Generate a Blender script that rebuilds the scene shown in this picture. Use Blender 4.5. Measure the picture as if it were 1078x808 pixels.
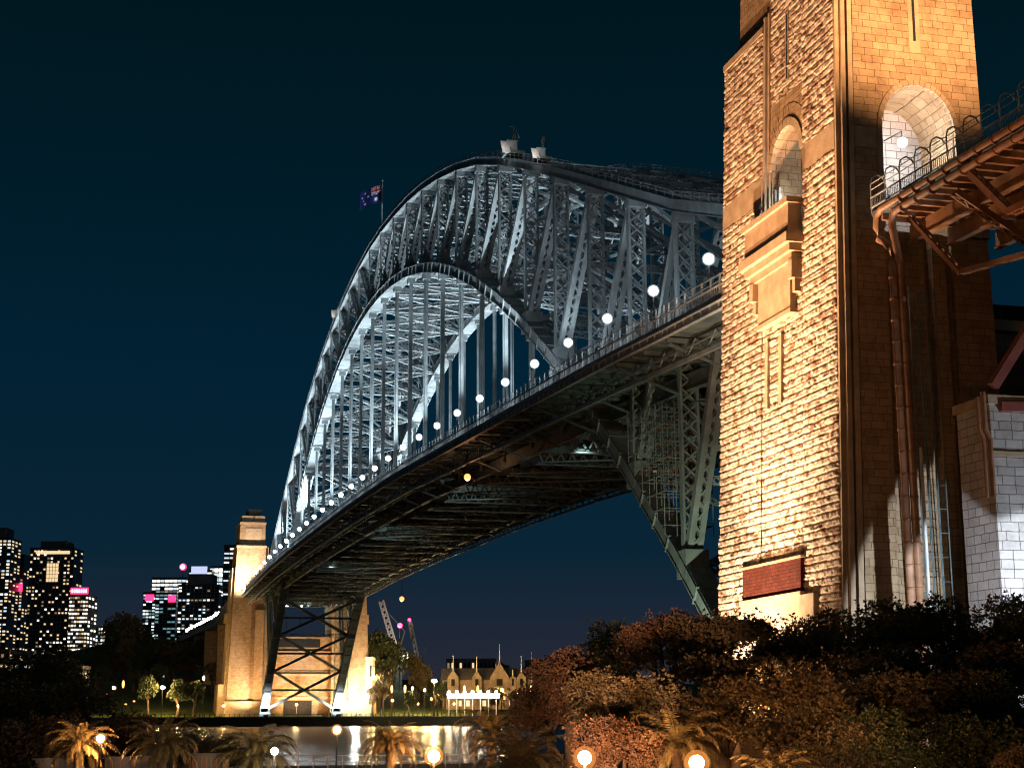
import bpy, math, random
import numpy as np
from mathutils import Vector, Matrix
R_ = math.radians
random.seed(7); rng = np.random.default_rng(7)
scn = bpy.context.scene
for o in list(bpy.data.objects): bpy.data.objects.remove(o)

# ------------------------------------------------------------------ camera, world, exposure
CAM = np.array([-160.653, 85.565, 6.3356]); YAW, PIT, ROL, FPX = -0.2613103, 0.2088285, -0.004103, 1638.21
_c, _s = math.cos, math.sin
cF = np.array([_c(YAW)*_c(PIT), _s(YAW)*_c(PIT), _s(PIT)]); cR0 = np.array([_s(YAW), -_c(YAW), 0.]); cU0 = np.cross(cR0, cF)
cR = _c(ROL)*cR0+_s(ROL)*cU0; cU = -_s(ROL)*cR0+_c(ROL)*cU0
cam = bpy.data.cameras.new('camera'); cam_o = bpy.data.objects.new('camera', cam); scn.collection.objects.link(cam_o)
cam.sensor_fit = 'HORIZONTAL'; cam.sensor_width = 36; cam.lens = FPX*36/1078; cam.clip_start = .5; cam.clip_end = 12000
M4 = Matrix([[cR[i], cU[i], -cF[i], CAM[i]] for i in range(3)]+[[0, 0, 0, 1]]); cam_o.matrix_world = M4
scn.camera = cam_o
def at(x, y, d):                       # real-world point d metres ahead, seen at photo pixel (x, y)
    return CAM+d*(cF+cR*((x-539)/FPX)-cU*((y-404)/FPX))
def gx(x, d):                          # same, ground position only
    p = at(x, 753, d); return float(p[0]), float(p[1])
def zz(y, d): return float(at(300, y, d)[2])

w = bpy.data.worlds.new('World'); scn.world = w; w.use_nodes = True
nt = w.node_tree; nt.nodes.clear()
tc = nt.nodes.new('ShaderNodeTexCoord'); sx = nt.nodes.new('ShaderNodeSeparateXYZ'); rp = nt.nodes.new('ShaderNodeValToRGB')
bg = nt.nodes.new('ShaderNodeBackground'); ow = nt.nodes.new('ShaderNodeOutputWorld')
nt.links.new(tc.outputs['Generated'], sx.inputs[0]); nt.links.new(sx.outputs['Z'], rp.inputs[0]); nt.links.new(rp.outputs[0], bg.inputs[0]); nt.links.new(bg.outputs[0], ow.inputs[0])
e = rp.color_ramp; e.elements[0].position = 0.0; e.elements[0].color = (.026, .025, .037, 1); e.elements[1].position = 1; e.elements[1].color = (.0004, .008, .012, 1)
for p_, c_ in ((.045, (.0145, .0205, .036)), (.10, (.003, .0180, .0355)), (.22, (.0006, .0152, .0325)), (.36, (.0003, .0104, .018)), (.46, (.0002, .0078, .012))):
    q = e.elements.new(p_); q.color = (*c_, 1)
bg.inputs[1].default_value = 1.0
scn.view_settings.view_transform = 'Standard'; scn.view_settings.look = 'None'; scn.view_settings.exposure = 0; scn.view_settings.gamma = 1
scn.view_settings.use_curve_mapping = False
scn.cycles.use_denoising = True; scn.cycles.max_bounces = 4; scn.cycles.diffuse_bounces = 2; scn.cycles.glossy_bounces = 2
scn.cycles.transparent_max_bounces = 4; scn.cycles.sample_clamp_indirect = 4; scn.cycles.use_light_tree = True; scn.cycles.caustics_reflective = False
scn.cycles.filter_width = 1.2
fill_sun = bpy.data.lights.new('teal_fill', 'SUN'); fill_sun.energy = .035; fill_sun.angle = R_(12); fill_sun.color = (.55, .85, 1)  # weak teal sun added as overall fill
mo = bpy.data.objects.new('teal_fill', fill_sun); scn.collection.objects.link(mo); mo.rotation_euler = (R_(50), 0, R_(-65))

# ------------------------------------------------------------------ helpers
C = scn.collection
class MB:
    def __init__(s): s.v = []; s.f = []; s.m = []
    def add(s, vs, fs, mi=0):
        n = len(s.v); s.v += [tuple(map(float, p)) for p in vs]; s.f += [tuple(i+n for i in f) for f in fs]; s.m += [mi]*len(fs); return s
    def box(s, x0, x1, y0, y1, z0, z1, mi=0):
        return s.add([(x, y, z) for z in (z0, z1) for x, y in ((x0, y0), (x1, y0), (x1, y1), (x0, y1))],
                     [(3, 2, 1, 0), (4, 5, 6, 7), (0, 1, 5, 4), (1, 2, 6, 5), (2, 3, 7, 6), (3, 0, 4, 7)], mi)
    def beam(s, a, b, w_, h, side=(0, 1, 0), mi=0, w2=None, h2=None):   # w along side, h perpendicular
        a = np.array(a, float); b = np.array(b, float); d = b-a; d = d/(np.linalg.norm(d)+1e-9)
        sd = np.array(side, float); sd = sd-d*(sd@d); sd /= (np.linalg.norm(sd)+1e-9); n = np.cross(d, sd)
        w2 = w2 or w_; h2 = h2 or h; vs = []
        for p, ww, hh in ((a, w_, h), (b, w2, h2)):
            for i, j in ((-1, -1), (1, -1), (1, 1), (-1, 1)): vs.append(p+sd*ww/2*i+n*hh/2*j)
        return s.add(vs, [(0, 1, 2, 3), (7, 6, 5, 4), (4, 5, 1, 0), (5, 6, 2, 1), (6, 7, 3, 2), (7, 4, 0, 3)], mi)
    def tube(s, pts, r, n=8, mi=0):
        pts = [np.array(p, float) for p in pts]; rr = r if hasattr(r, '__len__') else [r]*len(pts); vs = []; fs = []
        up = np.array([0, 0, 1.])
        for i, p in enumerate(pts):
            d = pts[min(i+1, len(pts)-1)]-pts[max(i-1, 0)]; d /= np.linalg.norm(d)+1e-9
            a = np.cross(d, up if abs(d[2]) < .95 else np.array([1., 0, 0])); a /= np.linalg.norm(a)+1e-9; b = np.cross(d, a)
            for k in range(n): t = 2*math.pi*k/n; vs.append(p+rr[i]*(a*math.cos(t)+b*math.sin(t)))
        for i in range(len(pts)-1):
            for k in range(n): fs.append((i*n+k, i*n+(k+1) % n, (i+1)*n+(k+1) % n, (i+1)*n+k))
        fs.append(tuple(range(n))[::-1]); fs.append(tuple((len(pts)-1)*n+k for k in range(n)))
        return s.add(vs, fs, mi)
    def ball(s, c, r, nu=10, nv=7, mi=0, sz=1.):
        vs = [(c[0], c[1], c[2]+r*sz)]
        for j in range(1, nv):
            t = math.pi*j/nv
            for i in range(nu): u = 2*math.pi*i/nu; vs.append((c[0]+r*math.sin(t)*math.cos(u), c[1]+r*math.sin(t)*math.sin(u), c[2]+r*sz*math.cos(t)))
        vs.append((c[0], c[1], c[2]-r*sz)); fs = []
        for i in range(nu): fs.append((0, 1+i, 1+(i+1) % nu))
        for j in range(nv-2):
            for i in range(nu): a = 1+j*nu; fs.append((a+i, a+nu+i, a+nu+(i+1) % nu, a+(i+1) % nu))
        a = 1+(nv-2)*nu
        for i in range(nu): fs.append((a+i, len(vs)-1, a+(i+1) % nu))
        return s.add(vs, fs, mi)
    def lattice(s, a, b, w_, d, side=(0, 1, 0), t=.22, bar=.16, pitch=None, faces=(1, 1), depthlace=False):
        a = np.array(a, float); b = np.array(b, float); L = np.linalg.norm(b-a); dr = (b-a)/L
        sd = np.array(side, float); sd = sd-dr*(sd@dr); sd /= np.linalg.norm(sd); n = np.cross(dr, sd)
        for k in (-1, 1):
            s.beam(a+sd*(w_-t)/2*k, b+sd*(w_-t)/2*k, t, d, sd)
        m = max(2, int(L/(pitch or w_*.9)))
        for f, on in zip((-1, 1), faces):
            if not on: continue
            for i in range(m):
                k = 1 if i % 2 else -1
                p = a+dr*L*i/m-sd*(w_-t)/2*k+n*(d/2-bar*.3)*f; q = a+dr*L*(i+1)/m+sd*(w_-t)/2*k+n*(d/2-bar*.3)*f
                s.beam(p, q, bar*.5, bar, n)
                p2 = a+dr*L*i/m+sd*(w_-t)/2*k+n*(d/2-bar*.9)*f; q2 = a+dr*L*(i+1)/m-sd*(w_-t)/2*k+n*(d/2-bar*.9)*f
                s.beam(p2, q2, bar*.5, bar, n)
        return s
    def build(s, name, mats, parent=None, tf=None, smooth=False, loc=None):
        me = bpy.data.meshes.new(name); v = s.v
        if tf: v = [tf(p) for p in v]
        o = bpy.data.objects.new(name, None if False else me)
        if loc is not None: v = [(p[0]-loc[0], p[1]-loc[1], p[2]-loc[2]) for p in v]; o.location = loc
        me.from_pydata(v, [], s.f)
        if not isinstance(mats, (list, tuple)): mats = [mats]
        for m in mats: me.materials.append(m)
        if len(mats) > 1: me.polygons.foreach_set('material_index', s.m)
        if smooth: me.polygons.foreach_set('use_smooth', [True]*len(me.polygons))
        me.update(); C.objects.link(o)
        if parent: o.parent = parent
        return o
def tag(o, label=None, cat=None, group=None, kind=None):
    if label: o['label'] = label
    if cat: o['category'] = cat
    if group: o['group'] = group
    if kind: o['kind'] = kind
    return o
def empty(name, loc, rz=0., label=None, cat=None, group=None):
    o = bpy.data.objects.new(name, None); o.empty_display_size = .5; o.location = [float(q) for q in loc]; o.rotation_euler = (0, 0, rz); C.objects.link(o)
    return tag(o, label, cat, group)
def copy_tree(o, parent=None):
    c = o.copy(); C.objects.link(c); c.parent = parent
    for ch in [q for q in bpy.data.objects if q.parent == o]: copy_tree(ch, c)
    return c
KIDS = {}
def copy_thing(o, loc, rz=0., sc=None, label=None, group=None):
    c = o.copy(); C.objects.link(c); c.location = [float(q) for q in loc]; c.rotation_euler = (0, 0, rz)
    if sc: c.scale = sc if hasattr(sc, '__len__') else (sc,)*3
    if label: c['label'] = label
    if group: c['group'] = group
    for ch in KIDS[o.name]:
        d = ch.copy(); C.objects.link(d); d.parent = c
        for g in KIDS.get(ch.name, []): h = g.copy(); C.objects.link(h); h.parent = d
    return c
def light(name, typ, loc, P, col, target=None, ang=60, blend=.3, r=.3, parent=None):
    l = bpy.data.lights.new(name, typ); l.energy = P; l.color = col
    if typ in ('POINT', 'SPOT'): l.shadow_soft_size = r
    o = bpy.data.objects.new(name, l); C.objects.link(o); o.location = loc
    if typ == 'SPOT':
        l.spot_size = R_(ang); l.spot_blend = blend
        d = Vector(target)-Vector(loc); o.rotation_euler = d.to_track_quat('-Z', 'Y').to_euler()
    if parent: o.parent = parent
    return o
def mesh_np(name, V, F, mats, parent=None, mi=None):
    me = bpy.data.meshes.new(name); nf = len(F); k = F.shape[1]
    me.vertices.add(len(V)); me.vertices.foreach_set('co', V.astype(np.float32).ravel())
    me.loops.add(nf*k); me.loops.foreach_set('vertex_index', F.astype(np.int32).ravel())
    me.polygons.add(nf); me.polygons.foreach_set('loop_start', np.arange(nf, dtype=np.int32)*k)
    for m in mats: me.materials.append(m)
    me.update(calc_edges=True); o = bpy.data.objects.new(name, me); C.objects.link(o)
    if parent: o.parent = parent
    return o
ORD = ['first', 'second', 'third', 'fourth', 'fifth', 'sixth', 'seventh', 'eighth', 'ninth', 'tenth', 'eleventh', 'twelfth', 'thirteenth', 'fourteenth', 'fifteenth', 'sixteenth', 'seventeenth', 'eighteenth', 'nineteenth', 'twentieth']
ORD += ['twenty-'+q for q in ORD[:9]]+['thirtieth']+['thirty-'+q for q in ORD[:9]]+['fortieth']

# ------------------------------------------------------------------ materials
def new_mat(name):
    m = bpy.data.materials.new(name); m.use_nodes = True; return m, m.node_tree, m.node_tree.nodes['Principled BSDF']
def noise_mat(name, c1, c2, scale=1., rough=.7, metal=0., bump=0., bscale=None, detail=5, spec=.3, lo=.35, hi=.65):
    m, nt, b = new_mat(name); n = nt.nodes.new('ShaderNodeTexNoise'); r = nt.nodes.new('ShaderNodeValToRGB'); g = nt.nodes.new('ShaderNodeNewGeometry')
    nt.links.new(g.outputs['Position'], n.inputs['Vector']); n.inputs['Scale'].default_value = scale; n.inputs['Detail'].default_value = detail
    r.color_ramp.elements[0].position = lo; r.color_ramp.elements[1].position = hi
    r.color_ramp.elements[0].color = (*c1, 1); r.color_ramp.elements[1].color = (*c2, 1)
    nt.links.new(n.outputs[0], r.inputs[0]); nt.links.new(r.outputs[0], b.inputs['Base Color'])
    b.inputs['Roughness'].default_value = rough; b.inputs['Metallic'].default_value = metal; b.inputs['Specular IOR Level'].default_value = spec
    if bump:
        n2 = nt.nodes.new('ShaderNodeTexNoise'); n2.inputs['Scale'].default_value = bscale or scale*4; n2.inputs['Detail'].default_value = 6
        nt.links.new(g.outputs['Position'], n2.inputs['Vector'])
        bp = nt.nodes.new('ShaderNodeBump'); bp.inputs['Distance'].default_value = bump; nt.links.new(n2.outputs[0], bp.inputs['Height']); nt.links.new(bp.outputs[0], b.inputs['Normal'])
    return m
def emis(name, col, s, base=(.5, .5, .5)):
    m, nt, b = new_mat(name); b.inputs['Base Color'].default_value = (*base, 1); b.inputs['Emission Color'].default_value = (*col, 1); b.inputs['Emission Strength'].default_value = s
    m.cycles.emission_sampling = 'AUTO' if s > 30 else 'NONE'; return m
def stone_mat(name, c1, c2, mort, bw=1.5, rh=.64, msz=.035, relief=.12, rock=.10, stain=.5, rockscale=2.2):
    m, nt, b = new_mat(name); N = nt.nodes.new; L = nt.links.new
    g = N('ShaderNodeNewGeometry'); sp = N('ShaderNodeSeparateXYZ'); L(g.outputs['Position'], sp.inputs[0])
    sn = N('ShaderNodeSeparateXYZ'); L(g.outputs['True Normal'], sn.inputs[0])
    ab = N('ShaderNodeMath'); ab.operation = 'ABSOLUTE'; L(sn.outputs['X'], ab.inputs[0]); gt = N('ShaderNodeMath'); gt.operation = 'GREATER_THAN'; L(ab.outputs[0], gt.inputs[0]); gt.inputs[1].default_value = .6
    mx = N('ShaderNodeMix'); mx.data_type = 'FLOAT'; L(gt.outputs[0], mx.inputs[0]); L(sp.outputs['X'], mx.inputs[2]); L(sp.outputs['Y'], mx.inputs[3])
    cb = N('ShaderNodeCombineXYZ'); L(mx.outputs[0], cb.inputs[0]); L(sp.outputs['Z'], cb.inputs[1])
    dn = N('ShaderNodeTexNoise'); dn.inputs['Scale'].default_value = 1.3; L(g.outputs['Position'], dn.inputs['Vector'])
    ds = N('ShaderNodeVectorMath'); ds.operation = 'SCALE'; L(dn.outputs['Color'], ds.inputs[0]); ds.inputs['Scale'].default_value = .10
    da = N('ShaderNodeVectorMath'); da.operation = 'ADD'; L(cb.outputs[0], da.inputs[0]); L(ds.outputs[0], da.inputs[1])
    br = N('ShaderNodeTexBrick'); L(da.outputs[0], br.inputs['Vector']); br.inputs['Scale'].default_value = 1; br.inputs['Brick Width'].default_value = bw; br.inputs['Row Height'].default_value = rh
    br.inputs['Mortar Size'].default_value = msz; br.inputs['Mortar Smooth'].default_value = .6; br.offset = .43; br.squash = .7; br.squash_frequency = 3
    br.inputs['Color1'].default_value = (*c1, 1); br.inputs['Color2'].default_value = (*c2, 1); br.inputs['Mortar'].default_value = (*mort, 1); br.inputs['Bias'].default_value = -.1
    n = N('ShaderNodeTexNoise'); n.inputs['Scale'].default_value = .55; n.inputs['Detail'].default_value = 9; n.inputs['Roughness'].default_value = .72; L(g.outputs['Position'], n.inputs['Vector'])
    rp = N('ShaderNodeValToRGB'); rp.color_ramp.elements[0].position = .34; rp.color_ramp.elements[1].position = .56; L(n.outputs[0], rp.inputs[0])
    rp.color_ramp.elements[0].color = (1-stain, 1-stain*1.12, 1-stain*1.2, 1) if stain < .8 else (.2, .12, .1, 1); rp.color_ramp.elements[1].color = (1, 1, 1, 1)
    mm = N('ShaderNodeMix'); mm.data_type = 'RGBA'; mm.blend_type = 'MULTIPLY'; mm.inputs[0].default_value = 1; L(br.outputs[0], mm.inputs[6]); L(rp.outputs[0], mm.inputs[7])
    L(mm.outputs[2], b.inputs['Base Color']); b.inputs['Roughness'].default_value = .9; b.inputs['Specular IOR Level'].default_value = .15
    # relief: pillowed blocks + rock face
    vf = N('ShaderNodeTexNoise'); vf.inputs['Scale'].default_value = rockscale; vf.inputs['Detail'].default_value = 5; vf.inputs['Roughness'].default_value = .6; L(g.outputs['Position'], vf.inputs['Vector'])
    inv = N('ShaderNodeMath'); inv.operation = 'SUBTRACT'; inv.inputs[0].default_value = 1; L(br.outputs['Fac'], inv.inputs[1])
    b1 = N('ShaderNodeBump'); b1.inputs['Distance'].default_value = relief; L(inv.outputs[0], b1.inputs['Height'])
    b2 = N('ShaderNodeBump'); b2.inputs['Distance'].default_value = rock; L(vf.outputs[0], b2.inputs['Height']); L(b1.outputs[0], b2.inputs['Normal']); L(b2.outputs[0], b.inputs['Normal'])
    return m
MT = {}
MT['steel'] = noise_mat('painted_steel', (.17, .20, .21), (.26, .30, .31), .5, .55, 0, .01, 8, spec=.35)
MT['steel_dk'] = noise_mat('shade_toned_dark_steel', (.07, .10, .105), (.15, .19, .19), .6, .6, 0, .01, 8)  # deck underside's shade and dim teal fill put into this steel's colour
MT['rail'] = noise_mat('parapet_grey_paint', (.28, .30, .31), (.42, .44, .45), .8, .6)
MT['rock'] = stone_mat('rock_faced_ashlar', (.46, .30, .17), (.36, .22, .12), (.05, .03, .02), 1.45, .655, .05, .16, .22, .55, 2.6)
MT['rockplain'] = noise_mat('rock_faced_sandstone', (.22, .125, .08), (.53, .42, .31), 1.1, .92, 0, .05, 9, detail=11, spec=.1, lo=.38, hi=.50)
MT['ashlar'] = stone_mat('dressed_ashlar', (.42, .30, .18), (.33, .225, .13), (.13, .085, .05), 1.45, .655, .022, .05, .05, .35, 3)
MT['smooth'] = noise_mat('smooth_dressed_stone', (.34, .245, .15), (.46, .34, .22), .9, .85, 0, .03, 5, detail=8)
MT['pale'] = stone_mat('pale_dressed_granite', (.50, .46, .42), (.42, .38, .35), (.14, .12, .11), 1.5, .7, .03, .07, .07, .25, 2.5)
MT['void'] = noise_mat('dark_opening', (.010, .011, .012), (.018, .018, .02), 1, .9)
MT['redpanel'] = stone_mat('red_brown_brick_infill', (.12, .028, .016), (.08, .018, .011), (.03, .01, .006), .6, .3, .02, .02, .01, .3)
MT['copper'] = noise_mat('brown_painted_pipe', (.22, .10, .05), (.36, .19, .10), .9, .5, 0, .01, 6, spec=.5)
MT['rust'] = noise_mat('rusty_brown_steel', (.22, .10, .05), (.36, .18, .09), .7, .6)
MT['green'] = noise_mat('olive_painted_steel', (.17, .19, .12), (.27, .29, .19), .35, .5)
MT['redlead'] = noise_mat('red_lead_primer', (.20, .055, .04), (.28, .09, .06), .6, .6)
MT['asph'] = noise_mat('asphalt', (.035, .035, .037), (.06, .06, .06), 2, .85)
MT['ground'] = noise_mat('dark_soil_ground', (.03, .03, .022), (.06, .052, .035), .15, .95, 0, .1, .8)
MT['grass'] = noise_mat('mown_grass', (.045, .075, .018), (.10, .125, .03), .25, .95, 0, .12, 3, detail=8)
MT['path'] = noise_mat('sandstone_paving', (.24, .20, .15), (.34, .29, .22), .6, .85)
MT['bark'] = noise_mat('bark', (.05, .035, .025), (.11, .08, .055), 3, .95, 0, .05, 8)
MT['cream'] = noise_mat('cream_render', (.20, .14, .09), (.34, .25, .17), .4, .8)
MT['white'] = noise_mat('white_paint', (.62, .60, .56), (.78, .76, .72), .5, .6)
MT['roof'] = noise_mat('slate_roof', (.10, .085, .075), (.17, .145, .13), .8, .7)
MT['bldg'] = noise_mat('dark_curtain_wall', (.02, .024, .03), (.04, .045, .05), .05, .3, spec=.5)
MT['bldg2'] = noise_mat('grey_concrete_facade', (.10, .10, .105), (.16, .16, .165), .08, .7)
MT['bldg3'] = noise_mat('pale_concrete_facade', (.34, .33, .31), (.48, .46, .43), .1, .7)
MT['brick'] = stone_mat('red_brick_house', (.26, .10, .06), (.2, .075, .045), (.16, .12, .1), .6, .2, .02, .02, .01, .2)
MT['flagblue'] = noise_mat('blue_flag_cloth', (.012, .02, .13), (.02, .03, .18), 2, .8)
MT['flagwhite'] = noise_mat('white_flag_cloth', (.75, .75, .75), (.85, .85, .85), 2, .8)
MT['flagred'] = noise_mat('red_flag_cloth', (.5, .02, .03), (.6, .03, .04), 2, .8)
MT['black'] = noise_mat('black_iron', (.012, .012, .013), (.025, .025, .025), 2, .5)
E_ = {}
E_['cool'] = emis('cool_lamp_glass', (.86, .95, 1), 40); E_['warm'] = emis('sodium_lamp_glass', (1, .62, .24), 40); E_['red'] = emis('red_warning_glass', (1, .03, .10), 14)
E_['green'] = emis('greenish_lamp_glass', (.85, 1, .78), 40); E_['flood'] = emis('floodlight_glass', (1, .97, .92), 30); E_['orange'] = emis('orange_lamp_glass', (1, .36, .13), 26)
E_['win_w'] = emis('lit_window_warm', (1, .72, .38), 1.0); E_['win_c'] = emis('lit_window_cool', (.72, .90, 1), .95); E_['win_d'] = emis('lit_window_dim', (.9, .62, .34), .28)
E_['win_b'] = emis('lit_window_bright', (1, .93, .82), 2.2); E_['win_g'] = emis('lit_window_teal', (.35, .72, .75), .35); E_['sign'] = emis('red_sign_light', (1, .03, .16), 2.6)
E_['signw'] = emis('pink_white_sign_light', (1, .55, .62), 3.5); E_['blue'] = emis('blue_white_band_light', (.55, .62, 1), 1.1)
def leaf_mat(name, c1, c2, rough=.55, spec=.35):
    m, nt, b = new_mat(name); N = nt.nodes.new; L = nt.links.new
    a = N('ShaderNodeNewGeometry'); n = N('ShaderNodeTexNoise'); n.inputs['Scale'].default_value = .5; n.inputs['Detail'].default_value = 4; L(a.outputs['Position'], n.inputs['Vector'])
    ad = N('ShaderNodeMath'); ad.operation = 'MULTIPLY_ADD'; L(a.outputs['Random Per Island'], ad.inputs[0]); ad.inputs[1].default_value = .5; L(n.outputs[0], ad.inputs[2])
    r = N('ShaderNodeValToRGB'); r.color_ramp.elements[0].position = .4; r.color_ramp.elements[1].position = 1.0; r.color_ramp.elements[0].color = (*c1, 1); r.color_ramp.elements[1].color = (*c2, 1)
    L(ad.outputs[0], r.inputs[0]); L(r.outputs[0], b.inputs['Base Color']); b.inputs['Roughness'].default_value = rough; b.inputs['Specular IOR Level'].default_value = spec
    return m
MT['leaf'] = leaf_mat('broad_leaf', (.04, .038, .02), (.15, .11, .06)); MT['leaf2'] = leaf_mat('dark_leaf', (.025, .04, .018), (.07, .085, .04)); MT['palm'] = leaf_mat('palm_leaf', (.07, .06, .028), (.18, .14, .065))
MT['leafr'] = leaf_mat('reddish_leaf', (.05, .032, .022), (.17, .09, .055))
# water
m, nt, b = new_mat('harbour_water'); MT['water'] = m
b.inputs['Base Color'].default_value = (.004, .010, .013, 1); b.inputs['Roughness'].default_value = .22; b.inputs['Specular IOR Level'].default_value = .24
g = nt.nodes.new('ShaderNodeNewGeometry'); n = nt.nodes.new('ShaderNodeTexNoise'); n.inputs['Scale'].default_value = .35; n.inputs['Detail'].default_value = 3
nt.links.new(g.outputs['Position'], n.inputs['Vector']); bp = nt.nodes.new('ShaderNodeBump'); bp.inputs['Distance'].default_value = .28; nt.links.new(n.outputs[0], bp.inputs['Height']); nt.links.new(bp.outputs[0], b.inputs['Normal'])

# ------------------------------------------------------------------ setting
WZ = 1.8
def sheet(name, pts, z, mat, kind='structure'):
    return tag(MB().add([(x, y, z) for x, y in pts], [tuple(range(len(pts)))]).build(name, mat), kind=kind)
sheet('ground', [(-2500, -6000), (9000, -6000), (9000, 6000), (-2500, 6000)], -3, MT['ground'])
sheet('water', [(-1500, -5000), (700, -5000), (700, 5000), (-1500, 5000)], WZ, MT['water'])
near = [(-900, -900), (10, -900), (14, 34), (-22, 44), (-24, 78), gx(222, 150), gx(215, 225), gx(-60, 225), gx(-400, 160), (-900, 900)]
b_ = MB(); n_ = len(near); b_.add([(x, y, 2.1) for x, y in near]+[(x, y, -3) for x, y in near], [tuple(range(n_))]+[(i, i+n_, (i+1) % n_+n_, (i+1) % n_) for i in range(n_)])
tag(b_.build('foreshore_ground', MT['ground']), kind='structure')
def land_z(x, y):
    z = 5.6+max(0, min(11, (x-508)*.085))
    hx = (x-870)/150; hy = (y-42)/115; z += 37*math.exp(-(hx*hx+hy*hy))
    hx = (x-1500)/400; hy = (y+300)/500; z += 26*math.exp(-(hx*hx+hy*hy))
    return z
xs = [497, 499, 503, 508, 515, 525, 540, 560, 580, 600, 630, 660, 700, 740, 780, 830, 880, 950, 1050, 1200, 1400, 1700, 2200, 3000, 4500]
ys = list(range(-1200, 1201, 40)); vs = []; fs = []
for x in xs:
    for y in ys: vs.append((x, y, land_z(x, y)))
ny = len(ys)
for i in range(len(xs)-1):
    for j in range(ny-1): fs.append((i*ny+j, (i+1)*ny+j, (i+1)*ny+j+1, i*ny+j+1))
tag(MB().add(vs, fs).build('far_shore_grass', MT['grass'], smooth=True), kind='structure')
tag(MB().box(493.1, 497, -1200, 1200, -3, 5.55).build('promenade', MT['path']), kind='structure')
# sea wall rail of the far promenade
root = empty('promenade_fence', (493.5, 0, 5.55), 0, 'long dark picket railing along the far promenade above the water', 'fence')
b_ = MB(); b_.box(-.06, .06, -160, 220, 1.05, 1.15); b_.box(-.05, .05, -160, 220, .15, .23); b_.build('rail', MT['black'], root)
b_ = MB()
for i in range(191): b_.box(-.11, .11, -160+i*2-.11, -160+i*2+.11, 0, 1.45)
tag(b_.build('post', MT['black'], root), kind='stuff')
root = empty('sea_wall', (492.6, 0, 0), 0, 'dark stone sea wall dropping from the far promenade to the water', 'wall')
b_ = MB().box(-.6, .4, -1200, 1200, -3, 5.2); b_.build('wall', MT['black'], root); MB().box(-.9, .7, -1200, 1200, 5.2, 5.5).build('coping', MT['asph'], root)

def shore_d(x, d):                          # keep far-shore things on the land
    kx = cF[0]+cR[0]*(x-539)/FPX-cU[0]*(753-404)/FPX
    return max(d, (500-CAM[0])/kx+4)
# ------------------------------------------------------------------ lamps
def lamp_proto(name, h, r, mat, P, col, label, cat='lamp', arm=0., group=None, pr=.09):
    root = empty(name, (0, 0, 0), 0, label, cat, group)
    k = [MB().tube([(0, 0, 0), (0, 0, h)], [pr*1.5, pr]).build('pole', MT['black'], root), MB().tube([(0, 0, 0), (0, 0, .5)], pr*2.4).build('pole_base', MT['black'], root)]
    if arm: k.append(MB().tube([(0, 0, h-.05), (arm*.5, 0, h+.25), (arm, 0, h+.2)], pr*.8, 6).build('arm', MT['black'], root))
    if P: mat = emis(name+'_glass', col, P/(math.pi*4*math.pi*r*r))
    k.append(MB().ball((arm, 0, h+r*.8+(.1 if not arm else -.1-r)), r, 12, 8).build('globe', mat, root, smooth=True))
    KIDS[root.name] = k
    return root

def halo_mat(name, col, a, st):  # see-through emissive shell that imitates glow around a lamp
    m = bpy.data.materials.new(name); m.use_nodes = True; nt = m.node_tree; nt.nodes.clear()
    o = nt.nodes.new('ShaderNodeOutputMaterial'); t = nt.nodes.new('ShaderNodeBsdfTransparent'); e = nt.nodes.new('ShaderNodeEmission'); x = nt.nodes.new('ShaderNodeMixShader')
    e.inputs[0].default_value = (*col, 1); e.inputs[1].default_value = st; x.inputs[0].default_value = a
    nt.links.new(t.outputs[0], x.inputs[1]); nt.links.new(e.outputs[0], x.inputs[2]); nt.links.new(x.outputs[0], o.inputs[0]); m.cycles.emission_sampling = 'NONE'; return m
HALO_WARM = halo_mat('amber_lamp_halo', (1, .36, .08), .34, 1.0); HALO_COOL = halo_mat('pale_lamp_halo', (.75, .88, 1), .3, 1.0)
def add_halo(root, z, r, mat):  # added glow sphere around the globe, not a fitting of the lamp
    q = MB().ball((0, 0, z), r, 14, 10).build('lamp_halo', mat, root, smooth=True); KIDS[root.name].append(q)
# ------------------------------------------------------------------ the bridge
SP = 503/28
LOW = [9+107*4*(k/28)*(1-k/28) for k in range(29)]
half = [63, 69.6, 77.4, 85.2, 92.9, 100.4, 107.5, 113.8, 118.9, 123.1, 126.6, 129.3, 131.2, 132.6, 133.1]
TOP = [q+.4 for q in half+half[-2::-1]]
def X(k): return k*SP
dk = [(-120, 45.8), (-71, 46.4), (-49, 46.9), (-15, 48.0), (14, 49.8), (45, 51.3), (79, 52.8), (120, 54.5), (169, 56.6), (230, 57.8), (296, 58.4), (350, 58.7), (410, 58.5), (470, 57.3), (503, 56.6), (540, 55.4)]
def deck_z(x): return float(np.interp(x, [a for a, _ in dk], [b for _, b in dk]))
def floor_z(k): return deck_z(X(k))-.5
br = empty('arch_bridge', (0, 0, 0), 0, 'grey steel arch bridge with latticed trusses spanning the harbour between stone pylons', 'bridge')
TY = 15.
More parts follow.
